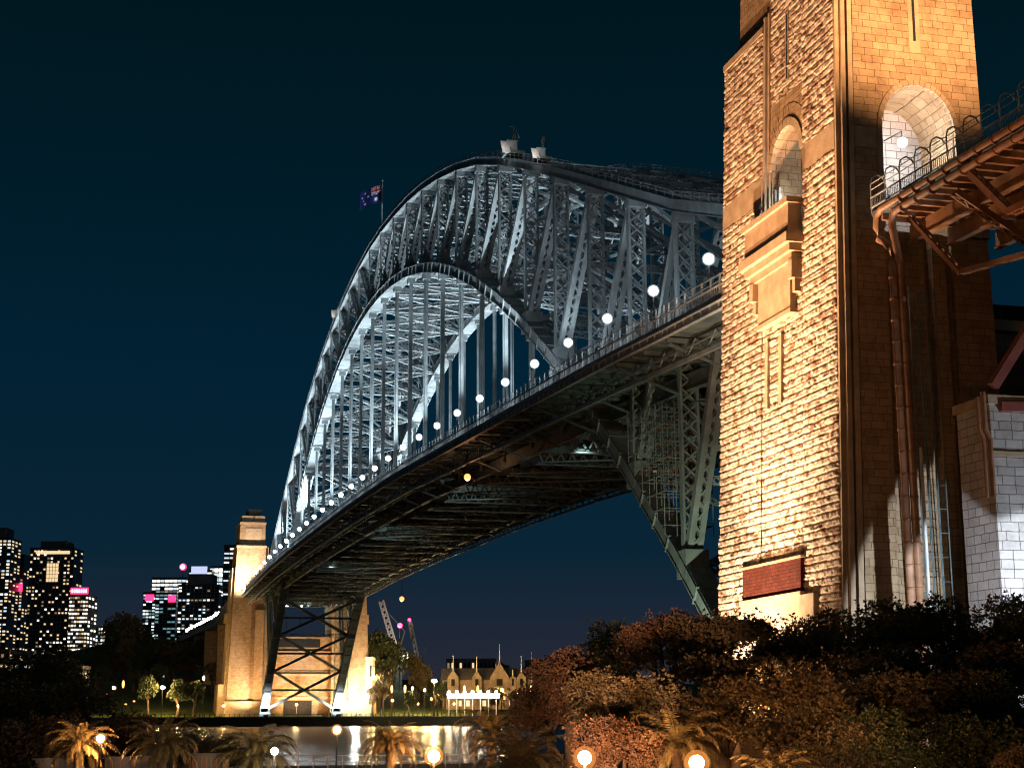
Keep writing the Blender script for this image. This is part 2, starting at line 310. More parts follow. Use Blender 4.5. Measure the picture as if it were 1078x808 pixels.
for s in (1, -1):
    b_ = MB(); bl = MB()
    for k in range(28):
        p, q = (X(k), s*TY, TOP[k]), (X(k+1), s*TY, TOP[k+1])
        for dy in (-1.15, 1.15): b_.beam((p[0], p[1]+dy, p[2]), (q[0], q[1]+dy, q[2]), .5, 1.5)
        b_.beam((p[0], p[1], p[2]+.8), (q[0], q[1], q[2]+.8), 3.0, .14)
        b_.beam((p[0], p[1], p[2]-.8), (q[0], q[1], q[2]-.8), 3.0, .14)
        p, q = (X(k), s*TY, LOW[k]), (X(k+1), s*TY, LOW[k+1]); hh = 2.2
        for dy in (-1.2, 1.2): bl.beam((p[0], p[1]+dy, p[2]), (q[0], q[1]+dy, q[2]), .5, hh)
        bl.beam((p[0], p[1], p[2]+hh*.5), (q[0], q[1], q[2]+hh*.5), 3.3, .16)
        bl.beam((p[0], p[1], p[2]-hh*.5), (q[0], q[1], q[2]-hh*.5), 3.3, .16)
        for t in (.25, .5, .75):          # cover straps
            c = np.array(p)*(1-t)+np.array(q)*t; d = np.array(q)-np.array(p)
            bl.beam(c-d*.005, c+d*.005, 3.38, hh+.24)
    b_.build('top_chord', MT['steel'], br); bl.build('bottom_chord', MT['steel'], br)
    # walkway rail on the crown of the top chord
    b_ = MB()
    for k in range(28):
        for dy in (-1.35, 1.35):
            for h in (1.5, 2.0):
                b_.beam((X(k), s*TY+dy, TOP[k]+h), (X(k+1), s*TY+dy, TOP[k+1]+h), .07, .07)
            for t in range(6):
                f = t/6; xx = X(k)+SP*f; z = TOP[k]*(1-f)+TOP[k+1]*f+.85; b_.box(xx-.05, xx+.05, s*TY+dy-.05, s*TY+dy+.05, z, z+1.2)
    b_.build('chord_handrail', MT['rail'], br)
    for k in range(29):
        zt, zb = TOP[k]-.7, LOW[k]+1.1
        L = zt-zb
        MB().lattice((X(k), s*TY, zb), (X(k), s*TY, zt), 2.5, 1.0, pitch=1.9, t=.3, bar=.2).box(X(k)-.9, X(k)+.9, s*TY-1.3, s*TY+1.3, zt-1.6, zt-.1).build('post', MT['steel'], br)
        MB().box(X(k)-1.6, X(k)+1.6, s*TY-1.52, s*TY+1.52, LOW[k]-1.35, LOW[k]+2.1).build('gusset_plate', MT['steel'], br)
    for k in range(28):
        a, c = ((X(k), TOP[k]-.9), (X(k+1), LOW[k+1]+1.2)) if k < 14 else ((X(k+1), TOP[k+1]-.9), (X(k), LOW[k]+1.2))
        MB().lattice((a[0], s*TY, a[1]), (c[0], s*TY, c[1]), 2.0, .95, pitch=1.5, t=.74, bar=.26).build('diagonal', MT['steel'], br)
    for k in range(4, 25):
        z0 = floor_z(k)-2.5; z1 = LOW[k]-1.1
        if z1 > z0+4:
            b_ = MB()
            for dy in (-.36, .36): b_.box(X(k)-.35, X(k)+.35, s*TY+dy-.07, s*TY+dy+.07, z0, z1)
            b_.box(X(k)-.06, X(k)+.06, s*TY-.3, s*TY+.3, z0, z1).box(X(k)-.75, X(k)+.75, s*TY-.9, s*TY+.9, z1-1.6, z1-.1)
            b_.build('hanger', MT['steel'], br)
    for xx, nm in ((0, 1), (503, -1)):
        MB().box(xx-2.5, xx+2.5, s*TY-2.4, s*TY+2.4, 5.2, 7.2).box(xx-1.6, xx+1.6, s*TY-1.9, s*TY+1.9, 7.2, 9.4).build('bearing', MT['steel_dk'], br)
# laterals and sway frames
for zt, nm, ww in ((TOP, 'top_bracing', 1.0), (LOW, 'bottom_bracing', 1.1)):
    for k in range(28):
        b_ = MB()
        b_.lattice((X(k), -TY+1.4, zt[k]), (X(k), TY-1.4, zt[k]), 1.3, .8, side=(0, 0, 1), pitch=1.3, bar=.16, t=.18)
        m = (X(k)+X(k+1))/2; zm = (zt[k]+zt[k+1])/2
        for s in (1, -1):
            b_.lattice((X(k), s*(TY-1.5), zt[k]), (X(k+1), -s*(TY-1.5), zt[k+1]), .8, .6, side=(0, 0, 1), pitch=1.1, bar=.14, t=.16)
        b_.build(nm, MT['steel'], br)
for k in range(1, 28):
    dz_ = floor_z(k)+8; zlo = max(LOW[k]+1, dz_); zhi = TOP[k]-1
    b_ = MB(); n = max(1, round((zhi-zlo)/15))
    for i in range(n):
        z0 = zlo+(zhi-zlo)*i/n; z1 = zlo+(zhi-zlo)*(i+1)/n
        for s in (1, -1): b_.lattice((X(k)+.3*s, s*(TY-1.2), z0), (X(k)+.3*s, -s*(TY-1.2), z1), .75, .5, side=(1, 0, 0), pitch=1.0, bar=.13, t=.15)
        b_.lattice((X(k), TY-1.2, z0+.4), (X(k), -TY+1.2, z0+.4), 1.1, .7, side=(0, 0, 1), pitch=1.1, bar=.15, t=.16)
    b_.build('sway_frame', MT['steel'], br)
# deck
xk = [-24]+[X(k) for k in range(29)]+[515, 545]
b_ = MB()
for i in range(len(xk)-1):
    x0, x1 = xk[i], xk[i+1]; z0, z1 = deck_z(x0), deck_z(x1)
    b_.add([(x0, -24.6, z0-.9), (x1, -24.6, z1-.9), (x1, 24.6, z1-.9), (x0, 24.6, z0-.9), (x0, -24.6, z0-.45), (x1, -24.6, z1-.45), (x1, 24.6, z1-.45), (x0, 24.6, z0-.45)],
           [(3, 2, 1, 0), (4, 5, 6, 7), (0, 1, 5, 4), (2, 3, 7, 6)])
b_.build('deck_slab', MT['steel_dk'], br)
for s in (1, -1):
    f = MB(); r = MB(); bars = MB(); low_ = MB()
    for i in range(len(xk)-1):
        x0, x1 = xk[i], xk[i+1]; z0, z1 = deck_z(x0), deck_z(x1); yy = s*24.75
        f.beam((x0, yy, z0-.75), (x1, yy, z1-.75), .2, .9); f.beam((x0, yy+s*.18, z0-1.2), (x1, yy+s*.18, z1-1.2), .5, .12); f.beam((x0, yy+s*.18, z0-.28), (x1, yy+s*.18, z1-.28), .55, .12)
        r.beam((x0, yy, z0+.15), (x1, yy, z1+.15), .14, .6); r.beam((x0, yy, z0+1.5), (x1, yy, z1+1.5), .16, .14); r.beam((x0, yy, z0+2.6), (x1, yy, z1+2.6), .07, .07); r.beam((x0, yy, z0+1.9), (x1, yy, z1+1.9), .05, .05)
        n = max(1, int((x1-x0)/.5))
        for j in range(n):
            t = j/n; xx = x0+(x1-x0)*t; zc = z0+(z1-z0)*t
            if j % 5 == 0: bars.box(xx-.09, xx+.09, yy-.09, yy+.09, zc, zc+2.7); f.box(xx-.1, xx+.1, yy, yy+s*.3, zc-1.2, zc-.3)
            else: bars.box(xx-.07, xx+.07, yy-.03, yy+.03, zc+.4, zc+1.45)
        # longitudinal walkway tubes and lower edge girder
        low_.beam((x0, s*22.2, z0-3.6), (x1, s*22.2, z1-3.6), .35, .5); low_.beam((x0, s*22.2, z0-2.2), (x1, s*22.2, z1-2.2), .12, .16)
        n = 4
        for j in range(n):
            a = x0+(x1-x0)*j/n; c = x0+(x1-x0)*(j+.5)/n; e = x0+(x1-x0)*(j+1)/n; za, zc, ze = [deck_z(q) for q in (a, c, e)]
            low_.beam((a, s*22.2, za-3.5), (c, s*22.2, zc-1.5), .14, .16); low_.beam((c, s*22.2, zc-1.5), (e, s*22.2, ze-3.5), .14, .16)
    f.build('fascia', MT['rail'], br); r.build('parapet_rail', MT['rail'], br); bars.build('parapet_bars', MT['rail'], br); low_.build('edge_girder', MT['steel'], br)
for yy, h, ww in ((TY, 2.2, .9), (-TY, 2.2, .9), (18.5, 1.2, .5), (-18.5, 1.2, .5), (11, 1.3, .45), (-11, 1.3, .45), (7, 1.3, .45), (-7, 1.3, .45), (3, 1.3, .45), (-3, 1.3, .45)):
    b_ = MB(); zo = 1.0+h/2 if h < 2 else 3.1
    for i in range(len(xk)-1):
        x0, x1 = xk[i], xk[i+1]; z0, z1 = deck_z(x0), deck_z(x1); b_.beam((x0, yy, z0-zo), (x1, yy, z1-zo), .12, h); b_.beam((x0, yy, z0-zo-h/2), (x1, yy, z1-zo-h/2), ww, .12)
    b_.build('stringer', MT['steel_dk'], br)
for k in range(29):
    z = deck_z(X(k)); b_ = MB()
    # cross girder: deep plate web, wide bottom flange, tapered cantilever ends, open truss bays
    b_.box(X(k)-.1, X(k)+.1, -TY+.7, TY-.7, z-3.6, z-2.3)
    for j in range(-7, 7):
        for q in ((j, -3.6, j+.5, -5.6), (j+.5, -5.6, j+1, -3.6)): b_.beam((X(k), q[0]*2, z+q[1]), (X(k), q[2]*2, z+q[3]), .3, .22, side=(1, 0, 0))
    pass; b_.box(X(k)-.55, X(k)+.55, -TY+.5, TY-.5, z-5.75, z-5.6); b_.box(X(k)-.45, X(k)+.45, -TY, TY, z-2.3, z-2.15)
    for s in (1, -1):
        b_.beam((X(k), s*(TY+.6), z-4.9), (X(k), s*24.3, z-1.8), .5, .22, side=(1, 0, 0)); b_.beam((X(k), s*TY, z-1.35), (X(k), s*24.5, z-1.35), .5, .5, side=(1, 0, 0)); b_.beam((X(k), s*19.5, z-3.4), (X(k), s*19.5, z-1.4), .2, .2)
        b_.beam((X(k), s*22.2, z-1.4), (X(k), s*22.2, z-3.8), .16, .16)
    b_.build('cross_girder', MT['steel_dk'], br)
    if k < 28:
        z1 = deck_z(X(k+1)); b_ = MB()
        for s in (1, -1):
            b_.beam((X(k), s*14, z-5.3), (X(k+1), -s*14, z1-5.3), .35, .25)
        b_.beam((X(k)+SP/2, -24, (z+z1)/2-1.25), (X(k)+SP/2, 24, (z+z1)/2-1.25), .3, .5, side=(1, 0, 0))
        for q in (.25, .75): b_.beam((X(k)+SP*q, -24, z*(1-q)+z1*q-1.15), (X(k)+SP*q, 24, z*(1-q)+z1*q-1.15), .25, .35, side=(1, 0, 0))
        b_.build('deck_bracing', MT['steel_dk'], br)

# maintenance cradles, flags, beacons
def crane(k, s, label, sc=1.):
    x = X(k); z = TOP[int(k)]*(1-k % 1)+TOP[min(28, int(k)+1)]*(k % 1)+.9
    r = empty('maintenance_crane', (x, s*TY, z), 0, label, 'crane', 'maintenance cranes riding the top chord')
    r.scale = (sc,)*3
    MB().box(-2.2, 2.2, -2.4, 2.4, .6, 1.3).box(-1.8, 1.8, -1.9, -1.6, 0, .6).box(-1.8, 1.8, 1.6, 1.9, 0, .6).build('carriage', MT['steel'], r)
    MB().box(-1.4, 1.2, -.6, 1.8, 1.3, 3.8).box(-1.6, 1.4, -.8, 2.0, 3.8, 4.0).build('cabin', MT['rail'], r)
    b = MB().add([(-2.6, 1.4, .2), (-.2, 1.4, 4.0), (-.2, 3.4, 4.0), (-2.6, 3.4, .2), (-2.9, 1.4, .2), (-.5, 1.4, 4.0), (-.5, 3.4, 4.0), (-2.9, 3.4, .2)],
                 [(0, 1, 2, 3), (7, 6, 5, 4), (0, 4, 5, 1), (1, 5, 6, 2), (2, 6, 7, 3), (3, 7, 4, 0)]); b.build('apron_panel', MT['white'], r)
    b = MB().lattice((0, 0, 3.9), (.4, -.6, 8.2), .7, .7, side=(0, 1, 0), pitch=.7, bar=.1, t=.12); b.beam((.4, -.6, 8.2), (2.8, -2.2, 6.4), .18, .18); b.beam((.4, -.6, 8.2), (-1.8, 1.4, 7.4), .16, .16); b.beam((2.8, -2.2, 6.4), (0, 0, 4), .1, .1)
    b.build('jib', MT['steel_dk'], r); light('crane_fill_light', 'POINT', (-5, 5, 2.5), 260, (1, .95, .88), r=.2, parent=r)  # bare point light added beside the crane to brighten its panels
    return r
crane(5.65, 1, 'pale box-bodied maintenance crane with a mast on the highest-looking part of the arch', .75)
crane(4.6, 1, 'smaller second maintenance crane just right of the masted one on the arch', .6)
crane(17.6, 1, 'small maintenance crane sitting halfway down the left shoulder of the arch', .7)
fx, fz = X(13.35), TOP[13]+.9
fl = empty('flagpole', (fx, TY, fz), 0, 'white flagpole at the crown of the arch carrying a dark blue flag', 'flagpole')
MB().tube([(0, 0, 0), (0, 0, 15.2)], [.22, .12]).build('pole', MT['white'], fl); MB().ball((0, 0, 15.3), .25).build('finial', MT['white'], fl)
fg = empty('national_flag', (fx, TY, fz+9.4), 0, 'dark blue flag with union cross canton and white stars blowing left from its pole', 'flag')
FD = np.array([-.15, 1.0, -.42]); FD /= np.linalg.norm(FD)
def fpt(u, v, o=0.):                     # u along fly 0..1, v up 0..1
    wv = .55*math.sin(u*9+v*1.5)*u**.5
    p = FD*(.2+6.6*u)+np.array([0, 0, 1.])*(v*4.8-.8*u*u)+np.array([1., 0, 0])*(wv+o); return tuple(p)
def fquad(b, u0, v0, u1, v1, w_, o):     # a stripe between two points, following the cloth
    d = np.array([(u1-u0)*6.6, (v1-v0)*4.8]); L = np.linalg.norm(d); nn = np.array([-d[1], d[0]])/L*w_/2; n = 5
    for i in range(n):
        a, c = i/n, (i+1)/n; q = []
        for t, sg in ((a, 1), (c, 1), (c, -1), (a, -1)):
            q.append(fpt(u0+(u1-u0)*t+sg*nn[0]/6.6, v0+(v1-v0)*t+sg*nn[1]/4.8, o))
        b.add(q, [(0, 1, 2, 3)])
b_ = MB(); nu, nv = 24, 8; vs = []; fs = []
for o_ in (-.03, .03):
    for i in range(nu+1):
        for j in range(nv+1): vs.append(fpt(i/nu, j/nv, o_))
for l_ in (0, 1):
    for i in range(nu):
        for j in range(nv): a = l_*(nu+1)*(nv+1)+i*(nv+1)+j; fs.append((a, a+1, a+nv+2, a+nv+1))
b_.add(vs, fs); b_.build('cloth', MT['flagblue'], fg)
for o_ in (-.07, .07):
    s_ = math.copysign(1, o_)
    b_ = MB()
    fquad(b_, .02, .52, .48, .98, .5, o_); fquad(b_, .02, .98, .48, .52, .5, o_); fquad(b_, .0, .75, .5, .75, .9, o_+.012*s_); fquad(b_, .25, .5, .25, 1, .9, o_+.012*s_)
    b_.build('white_cross', MT['flagwhite'], fg)
    b_ = MB(); fquad(b_, .0, .75, .5, .75, .5, o_+.03*s_); fquad(b_, .25, .5, .25, 1, .5, o_+.03*s_); fquad(b_, .02, .52, .48, .98, .16, o_+.006*s_); fquad(b_, .02, .98, .48, .52, .16, o_+.006*s_)
    b_.build('red_cross', MT['flagred'], fg)
    b_ = MB()
    for iz, (u, v, r) in enumerate(((.25, .24, .75), (.75, .84, .4), (.62, .56, .4), (.88, .62, .4), (.75, .2, .4), (.81, .42, .25))):
        b_ = MB()
        pts = [fpt(u+(r if i % 2 == 0 else r*.45)*math.cos(i*math.pi/7)/6.6, v+(r if i % 2 == 0 else r*.45)*math.sin(i*math.pi/7)/4.8, o_) for i in range(14)]
        b_.add(pts, [tuple(range(14))]); b_.build('star', MT['flagwhite'], fg)

# deck lamps, both sides, one per panel
lp = lamp_proto('deck_lamp', 6.4, .54, E_['cool'], 2800, (.82, .93, 1), 'x', 'street lamp', group='white lamps along the bridge deck')
add_halo(lp, 6.4+.54*.8+.1, .74, HALO_COOL); lp['label'] = 'white lamp on the near parapet, first left of the big stone pylon'; i0 = 0
for s in (1, -1):
    for k in range(-1, 29):
        x = -8+k*17.55+17.55 if k >= 0 else -8.
        if k == 28: continue
        z = deck_z(x)-.45
        lab = f'white {"near" if s > 0 else "far"} parapet lamp, {ORD[k+1]} leftward from the big pylon'
        if s > 0 and k == -1: lp.location = (x, 22.4, z); lp['label'] = lab; continue
        if s < 0 and k % 2: continue
        copy_thing(lp, (x, s*22.4, z), 0, None, lab)
# floodlights that light the arch, aimed away from the near shore
flood_mesh = None
def flood(loc, tgt, P, ang, col=(.8, .92, 1), label='', blend=.6, r=.35, size=.5, mat='flood', group=None, pole=0.):
    root = empty('floodlight', loc, 0, label, 'floodlight', group)
    d = np.array(tgt, float)-np.array(loc, float); d /= np.linalg.norm(d); sd = np.cross(d, [0, 0, 1.]); sd /= np.linalg.norm(sd)
    MB().beam(-d*size*.9, -d*.12, size*.7, size*.5, sd, w2=size*1.3, h2=size*.95).build('housing', MT['black'], root)
    MB().beam(-d*.115, -d*.085, size*1.2, size*.85, sd).build('lens', E_[mat], root)
    MB().tube([(0, 0, -size*.5-pole), tuple(-d*size*.5-np.array([0, 0, size*.2]))], .07, 6).build('bracket', MT['black'], root)
    light('flood_beam', 'SPOT', tuple(d*.05), P, col, tuple(d*10), ang, blend, r, root)
    return root
i = 0
for x in [SP*(k+.5) for k in range(1, 27, 2)]:
    for s in (1, -1):
        z = deck_z(x)
        flood((x, s*20.8, z+1.2), (x+7, s*15.5, z+60), 12000 if x < 70 else 130000 if x < 200 else 230000 if x < 430 else 90000, 62,
              label=f'{"near" if s > 0 else "far"} roadside floodlight aimed up the arch, {ORD[i]} from the big pylon', group='floodlights aimed up at the arch', size=.35)
    if x > 220 and i % 2 == 0: flood((x, 4, z+1.2), (x+9, 3, z+60), 110000, 66, label=f'mid roadway floodlight aimed up the arch, {ORD[i]} from the big pylon', group='floodlights aimed up at the arch', size=.35)
    i += 1
for i, x in enumerate((70, 150, 240, 340)):
    flood((x, 12.5, deck_z(x)-6.2), (x+60, -8, deck_z(x+60)-3.0), 2000, 110, (.80, .95, .85), f'dim added fill light under the bridge deck, {ORD[i]} from the big pylon', mat='win_c', blend=.95, size=.25, group='added fill lights under the deck')  # fill lights added to lift the dark deck underside

# ------------------------------------------------------------------ near pylon
def vnoise(U, V, sc, seed):
    g = np.random.default_rng(seed); T = g.random((64, 64)); u = U/sc; v = V/sc; i = np.floor(u).astype(int); j = np.floor(v).astype(int); f = u-i; h = v-j
    f = f*f*(3-2*f); h = h*h*(3-2*h); a = T[i % 64, j % 64]; b = T[(i+1) % 64, j % 64]; c = T[i % 64, (j+1) % 64]; d = T[(i+1) % 64, (j+1) % 64]
    return (a*(1-f)+b*f)*(1-h)+(c*(1-f)+d*f)*h
def rock_face(x0, x1, yf, z0, z1, tf, parent, seed=1, st=.08):
    z0 = max(z0, 11); nx = int((x1-x0)/st); nz = int((z1-z0)/st); u = np.linspace(x0, x1, nx+1); v = np.linspace(z0, z1, nz+1); U, V = np.meshgrid(u, v)
    RH = .655; BW = 1.42; row = np.floor(V/RH).astype(int); g = np.random.default_rng(seed); off = g.random(400)*BW; uu = U+off[row % 400]; col = np.floor(uu/BW).astype(int)
    fz = V/RH-row; fx = uu/BW-col; rnd = g.random((400, 97)); r1 = rnd[row % 400, col % 97]; r2 = g.random((400, 97))[row % 400, col % 97]; r3 = g.random((400, 97))[row % 400, col % 97]
    w_ = (vnoise(U, V, .5, seed+8)-.5)*.14
    ez = np.clip(np.minimum(fz, 1-fz)*RH/.10+w_*1.6, 0, 1); ex = np.clip(np.minimum(fx, 1-fx)*BW/.08, 0, 1); e = np.minimum(ez, .62+.38*ex); e = e*e*(3-2*e)
    n = (vnoise(U, V, .55, seed+1)-.5)*.11+(vnoise(U, V, .26, seed+2)-.5)*.11+(vnoise(U, V, .13, seed+3)-.5)*.07
    D = -.07*(1-np.clip(ez, 0, 1))+e*(.12+.07*r1+n+(fz-.5)*(r2-.5)*.12+(fx-.5)*(r3-.5)*.12)-.10-.05*(vnoise(U, V, .9, seed+5) > .62)*(vnoise(U, V, .2, seed+6) > .5)*e
    D[0, :] = D[-1, :] = -.1; D[:, 0] = D[:, -1] = -.1
    P = np.stack([U.ravel(), yf+D.ravel(), V.ravel()], 1); t_ = np.maximum(0, P[:, 2]-6)
    P = np.stack([P[:, 0]+np.where(P[:, 0] < -36, t_*.016, -t_*.004)*np.abs(P[:, 0]+36)/13, P[:, 1]-t_*.045*np.maximum(0, P[:, 1]-PYI)/(PYO-PYI), P[:, 2]], 1)
    a = np.arange(nz)[:, None]*(nx+1)+np.arange(nx)[None, :]; F = np.stack([a, a+nx+1, a+nx+2, a+1], 2).reshape(-1, 4)
    return mesh_np('rock_facing', P, F, [MT['rockplain']], parent)
PX0, PX1, PYI, PYO = -48.8, -23.0, 13.2, 29.2
def taper(p):
    x, y, z = p; t = max(0, z-6)
    return (x+(t*.016 if x < -36 else -t*.004)*abs(x+36)/13, y-t*.045*max(0, (y-PYI))/(PYO-PYI), z)
py = empty('stone_pylon', (0, 0, 0), 0, 'huge floodlit sandstone bridge pylon with arched openings at the right', 'pylon')
py_S = PX0; G = 2.0
# core (recess plane of centre bay on west face and grooves on south face)
MB().box(PX0+.9, PX1-.4, PYI, PYO-.7, G, 45.9).box(PX0+.9, PX1-.4, PYI, PYO-.7, 45.9, 46).box(PX0+6, PX1-.4, PYI, PYO-4.2, 46, 60.4).box(PX0+.9, PX1-2.6, PYI, PYO-.7, 60.4, 92).build('core', MT['ashlar'], py, taper)
# corners of the core at balcony level so the niches read as rooms cut in a solid block
MB().box(-33.2, PX1-.4, PYO-4.2, PYO-.7, 46, 60.4).box(PX0+.9, -41.2, 25.3, PYO-.7, 46, 60.4).box(PX0+.9, PX0+6, PYI, 16.2, 46, 60.4).build('core_wall', MT['ashlar'], py, taper)
def bay(x0, x1, y0, y1, z0, z1, mat, name='wall'):
    if mat == 'rock': rock_face(x0, x1, y1, z0, z1, taper, py, int(abs(x0)*7+z0)); y1 -= .22; mat = 'ashlar'
    return MB().box(x0, x1, y0, y1, z0, z1).build(name, MT[mat], py, taper)
# west face bays
bay(-32.5, PX1, PYO-.7, PYO, G, 53, 'rock'); bay(-32.5, PX1, PYO-.7, PYO+.02, 53, 55.4, 'smooth', 'string_course'); bay(-32.5, PX1, PYO-.7, PYO, 55.4, 69.9, 'rock', 'buttress')
b_ = MB().add([(-32.7, PYO-.9, 69.9), (PX1+.15, PYO-.9, 69.9), (PX1+.15, PYO+.15, 69.9), (-32.7, PYO+.15, 69.9), (-32.7, PYO-.9, 72), (PX1-1.6, PYO-.9, 72), (PX1+.15, PYO-.9, 70.6), (PX1+.15, PYO+.15, 70.6), (-32.7, PYO+.15, 70.6)],
              [(3, 2, 1, 0), (4, 8, 7, 6, 5), (0, 1, 6, 5, 4), (1, 2, 7, 6), (2, 3, 8, 7), (3, 0, 4, 8)]); b_.build('buttress_coping', MT['smooth'], py, taper)
MB().box(-33.0, -32.5, PYO-.7, PYO-.1, 45, 71.5).box(-33.5, -33.1, PYO-.7, PYO-.35, 45, 71.8).build('reveal_rib', MT['smooth'], py, taper)
bay(-48.0, -41.3, PYO-.7, PYO-.15, G, 53, 'rock'); bay(-48.0, -41.3, PYO-.7, PYO-.13, 53, 55.4, 'smooth', 'string_course'); bay(-48.0, -41.3, PYO-.7, PYO-.15, 55.4, 92, 'rock')
bay(-41.3, -32.5, PYO-.7, PYO-.18, G, 45.5, 'rock')
# centre bay above the balcony with arched opening
def arch_wall(uc, hw, spring, u0, u1, z0, z1, front, back, axis, name, mat, n=16):
    b = MB()
    def P(u, z, dpt): return (u, dpt, z) if axis == 'y' else (dpt, u, z)
    arc = [(uc+hw*math.cos(math.pi*(1-i/n)), spring+hw*math.sin(math.pi*(1-i/n))) for i in range(n+1)]
    for dp in (front, back):
        vs = []; fs = []
        def add(*pts):
            k = len(vs); vs.extend(P(u, z, dp) for u, z in pts); fs.append(tuple(range(k, k+len(pts))))
        add((u0, z0), (uc-hw, z0), (uc-hw, spring), (uc-hw, z1), (u0, z1)); add((uc+hw, z0), (u1, z0), (u1, z1), (uc+hw, z1), (uc+hw, spring))
        for i in range(n):
            a, c = arc[i], arc[i+1]; add(a, c, (c[0], z1), (a[0], z1))
        b.add(vs, fs)
    ring = [(uc-hw, z0)]+arc+[(uc+hw, z0)]
    for i in range(len(ring)-1):
        a, c = ring[i], ring[i+1]; b.add([P(*a, front), P(*c, front), P(*c, back), P(*a, back)], [(0, 1, 2, 3)])
    for u in (u0, u1): b.add([P(u, z0, front), P(u, z1, front), P(u, z1, back), P(u, z0, back)], [(0, 1, 2, 3)])
    return b.build(name, MT[mat] if isinstance(mat, str) else mat, py, taper)
def voussoirs(uc, r0, r1, spring, front, proud, axis, n=15, zb=None):
    b = MB(); s = 1 if axis == 'y' else -1
    def P(u, z, d): return (u, d, z) if axis == 'y' else (d, u, z)
    for i in range(n):
        a0 = math.pi*(i+.04)/n; a1 = math.pi*(i+.96)/n; q = []
        for d in (front-.3*s, front+proud*s):
            for r, a in ((r0, a0), (r1, a0), (r1, a1), (r0, a1)): q.append(P(uc+r*math.cos(a), spring+r*math.sin(a), d))
        b.add(q, [(0, 1, 2, 3), (7, 6, 5, 4), (0, 4, 5, 1), (1, 5, 6, 2), (2, 6, 7, 3), (3, 7, 4, 0)])
    if zb is not None:
        for sg in (1, -1):
            u0, u1 = sorted((uc+sg*r0, uc+sg*r1))
            if axis == 'y': b.box(u0, u1, min(front-.3, front+proud), max(front-.3, front+proud), zb, spring)
            else: b.box(min(front+.3, front-proud), max(front+.3, front-proud), u0, u1, zb, spring)
    return b
arch_wall(-37.1, 3.2, 55.6, -41.3, -33.5, 45.5, 62, PYO-.55, PYO-4.2, 'y', 'wall', 'ashlar')
bay(-41.3, -33.5, PYO-.7, PYO-.55, 62, 92, 'rock')
voussoirs(-37.1, 3.2, 4.0, 55.6, PYO-.55, .22, 'y', 13).build('arch_surround', MT['smooth'], py, taper)
voussoirs(-37.1, 4.05, 5.3, 55.6, PYO-.55, .07, 'y', 13).build('voussoir_ring', MT['ashlar'], py, taper)
MB().box(-40.5, -33.7, PYO-4.25, PYO-4.0, 45.9, 60).build('niche_back', MT['pale'], py, taper)
MB().box(-37.9, -36.5, PYO-4.0, PYO-3.85, 49.2, 54.5).build('niche_door', MT['smooth'], py, taper)
for a in (-34.4, -35.2): MB().box(a-.12, a+.12, PYO-.9, PYO-.6, 49.3, 53.6).build('niche_mullion', MT['pale'], py, taper)
# slit window on west face
MB().box(-37.75, -36.95, PYO-.55, PYO-.46, 63.2, 70.2).build('slit_window', MT['smooth'], py, taper)
MB().box(-37.5, -37.2, PYO-.46, PYO-.43, 63.5, 69.9).build('slit_opening', MT['void'], py, taper)
# balcony
bx0, bx1, bf = -41.4, -31.0, PYO+1.6
MB().box(bx0+.3, bx1-.3, PYO-.2, bf-.3, 47.7, 50.2).build('balcony', MT['smooth'], py, taper)
MB().box(bx0, bx1, PYO-.2, bf, 50.2, 50.75).box(bx0+.1, bx1-.1, PYO-.2, bf-.15, 47.4, 47.7).build('balcony_rail', MT['smooth'], py, taper)
MB().box(bx0-.25, bx1+.25, PYO-.2, bf+.15, 46.5, 47.4).box(bx0+.1, bx1-.1, PYO-.2, bf-.35, 45.8, 46.5).box(bx0+.5, bx1-.5, PYO-.2, bf-.8, 45.1, 45.8).build('balcony_cornice', MT['smooth'], py, taper)
MB().box(-40.0, -32.9, PYO-.2, PYO+.5, 40.9, 45.1).box(-40.2, -32.7, PYO-.2, PYO+.62, 40.5, 40.9).build('corbel_block', MT['smooth'], py, taper)
for a in (-40.7, -32.0): MB().box(a-.4, a+.4, PYO-.2, PYO+.9, 43.4, 45.1).box(a-.3, a+.3, PYO-.2, PYO+.5, 42.2, 43.4).build('bracket', MT['smooth'], py, taper)
for a in (-34.0, -37.0): MB().box(a-.3, a+.3, PYO-.18, PYO+.14, 33.0, 39.2).build('wall_strip', MT['smooth'], py, taper)
MB().box(-41.4, -29.2, PYO-.16, PYO+.2, 16.2, 19.0).build('infill_panel', MT['redpanel'], py, taper)
MB().box(-41.7, -28.9, PYO-.16, PYO+.36, 19.0, 19.2).box(-41.7, -28.9, PYO-.16, PYO+.42, 15.9, 16.2).build('panel_frame', MT['smooth'], py, taper)
MB().box(-44.0, -29.0, PYO-.16, PYO+.3, 13.4, 15.9).build('sill_block', MT['smooth'], py, taper)
# corner ribs
MB().box(-48.35, -48.0, PYO-.9, PYO-.1, G, 92).box(-48.8, -48.45, PYO-1.0, PYO-.55, G, 92).box(-48.85, -48.4, PYO-1.75, PYO-1.25, G, 92).build('corner_rib', MT['smooth'], py, taper)
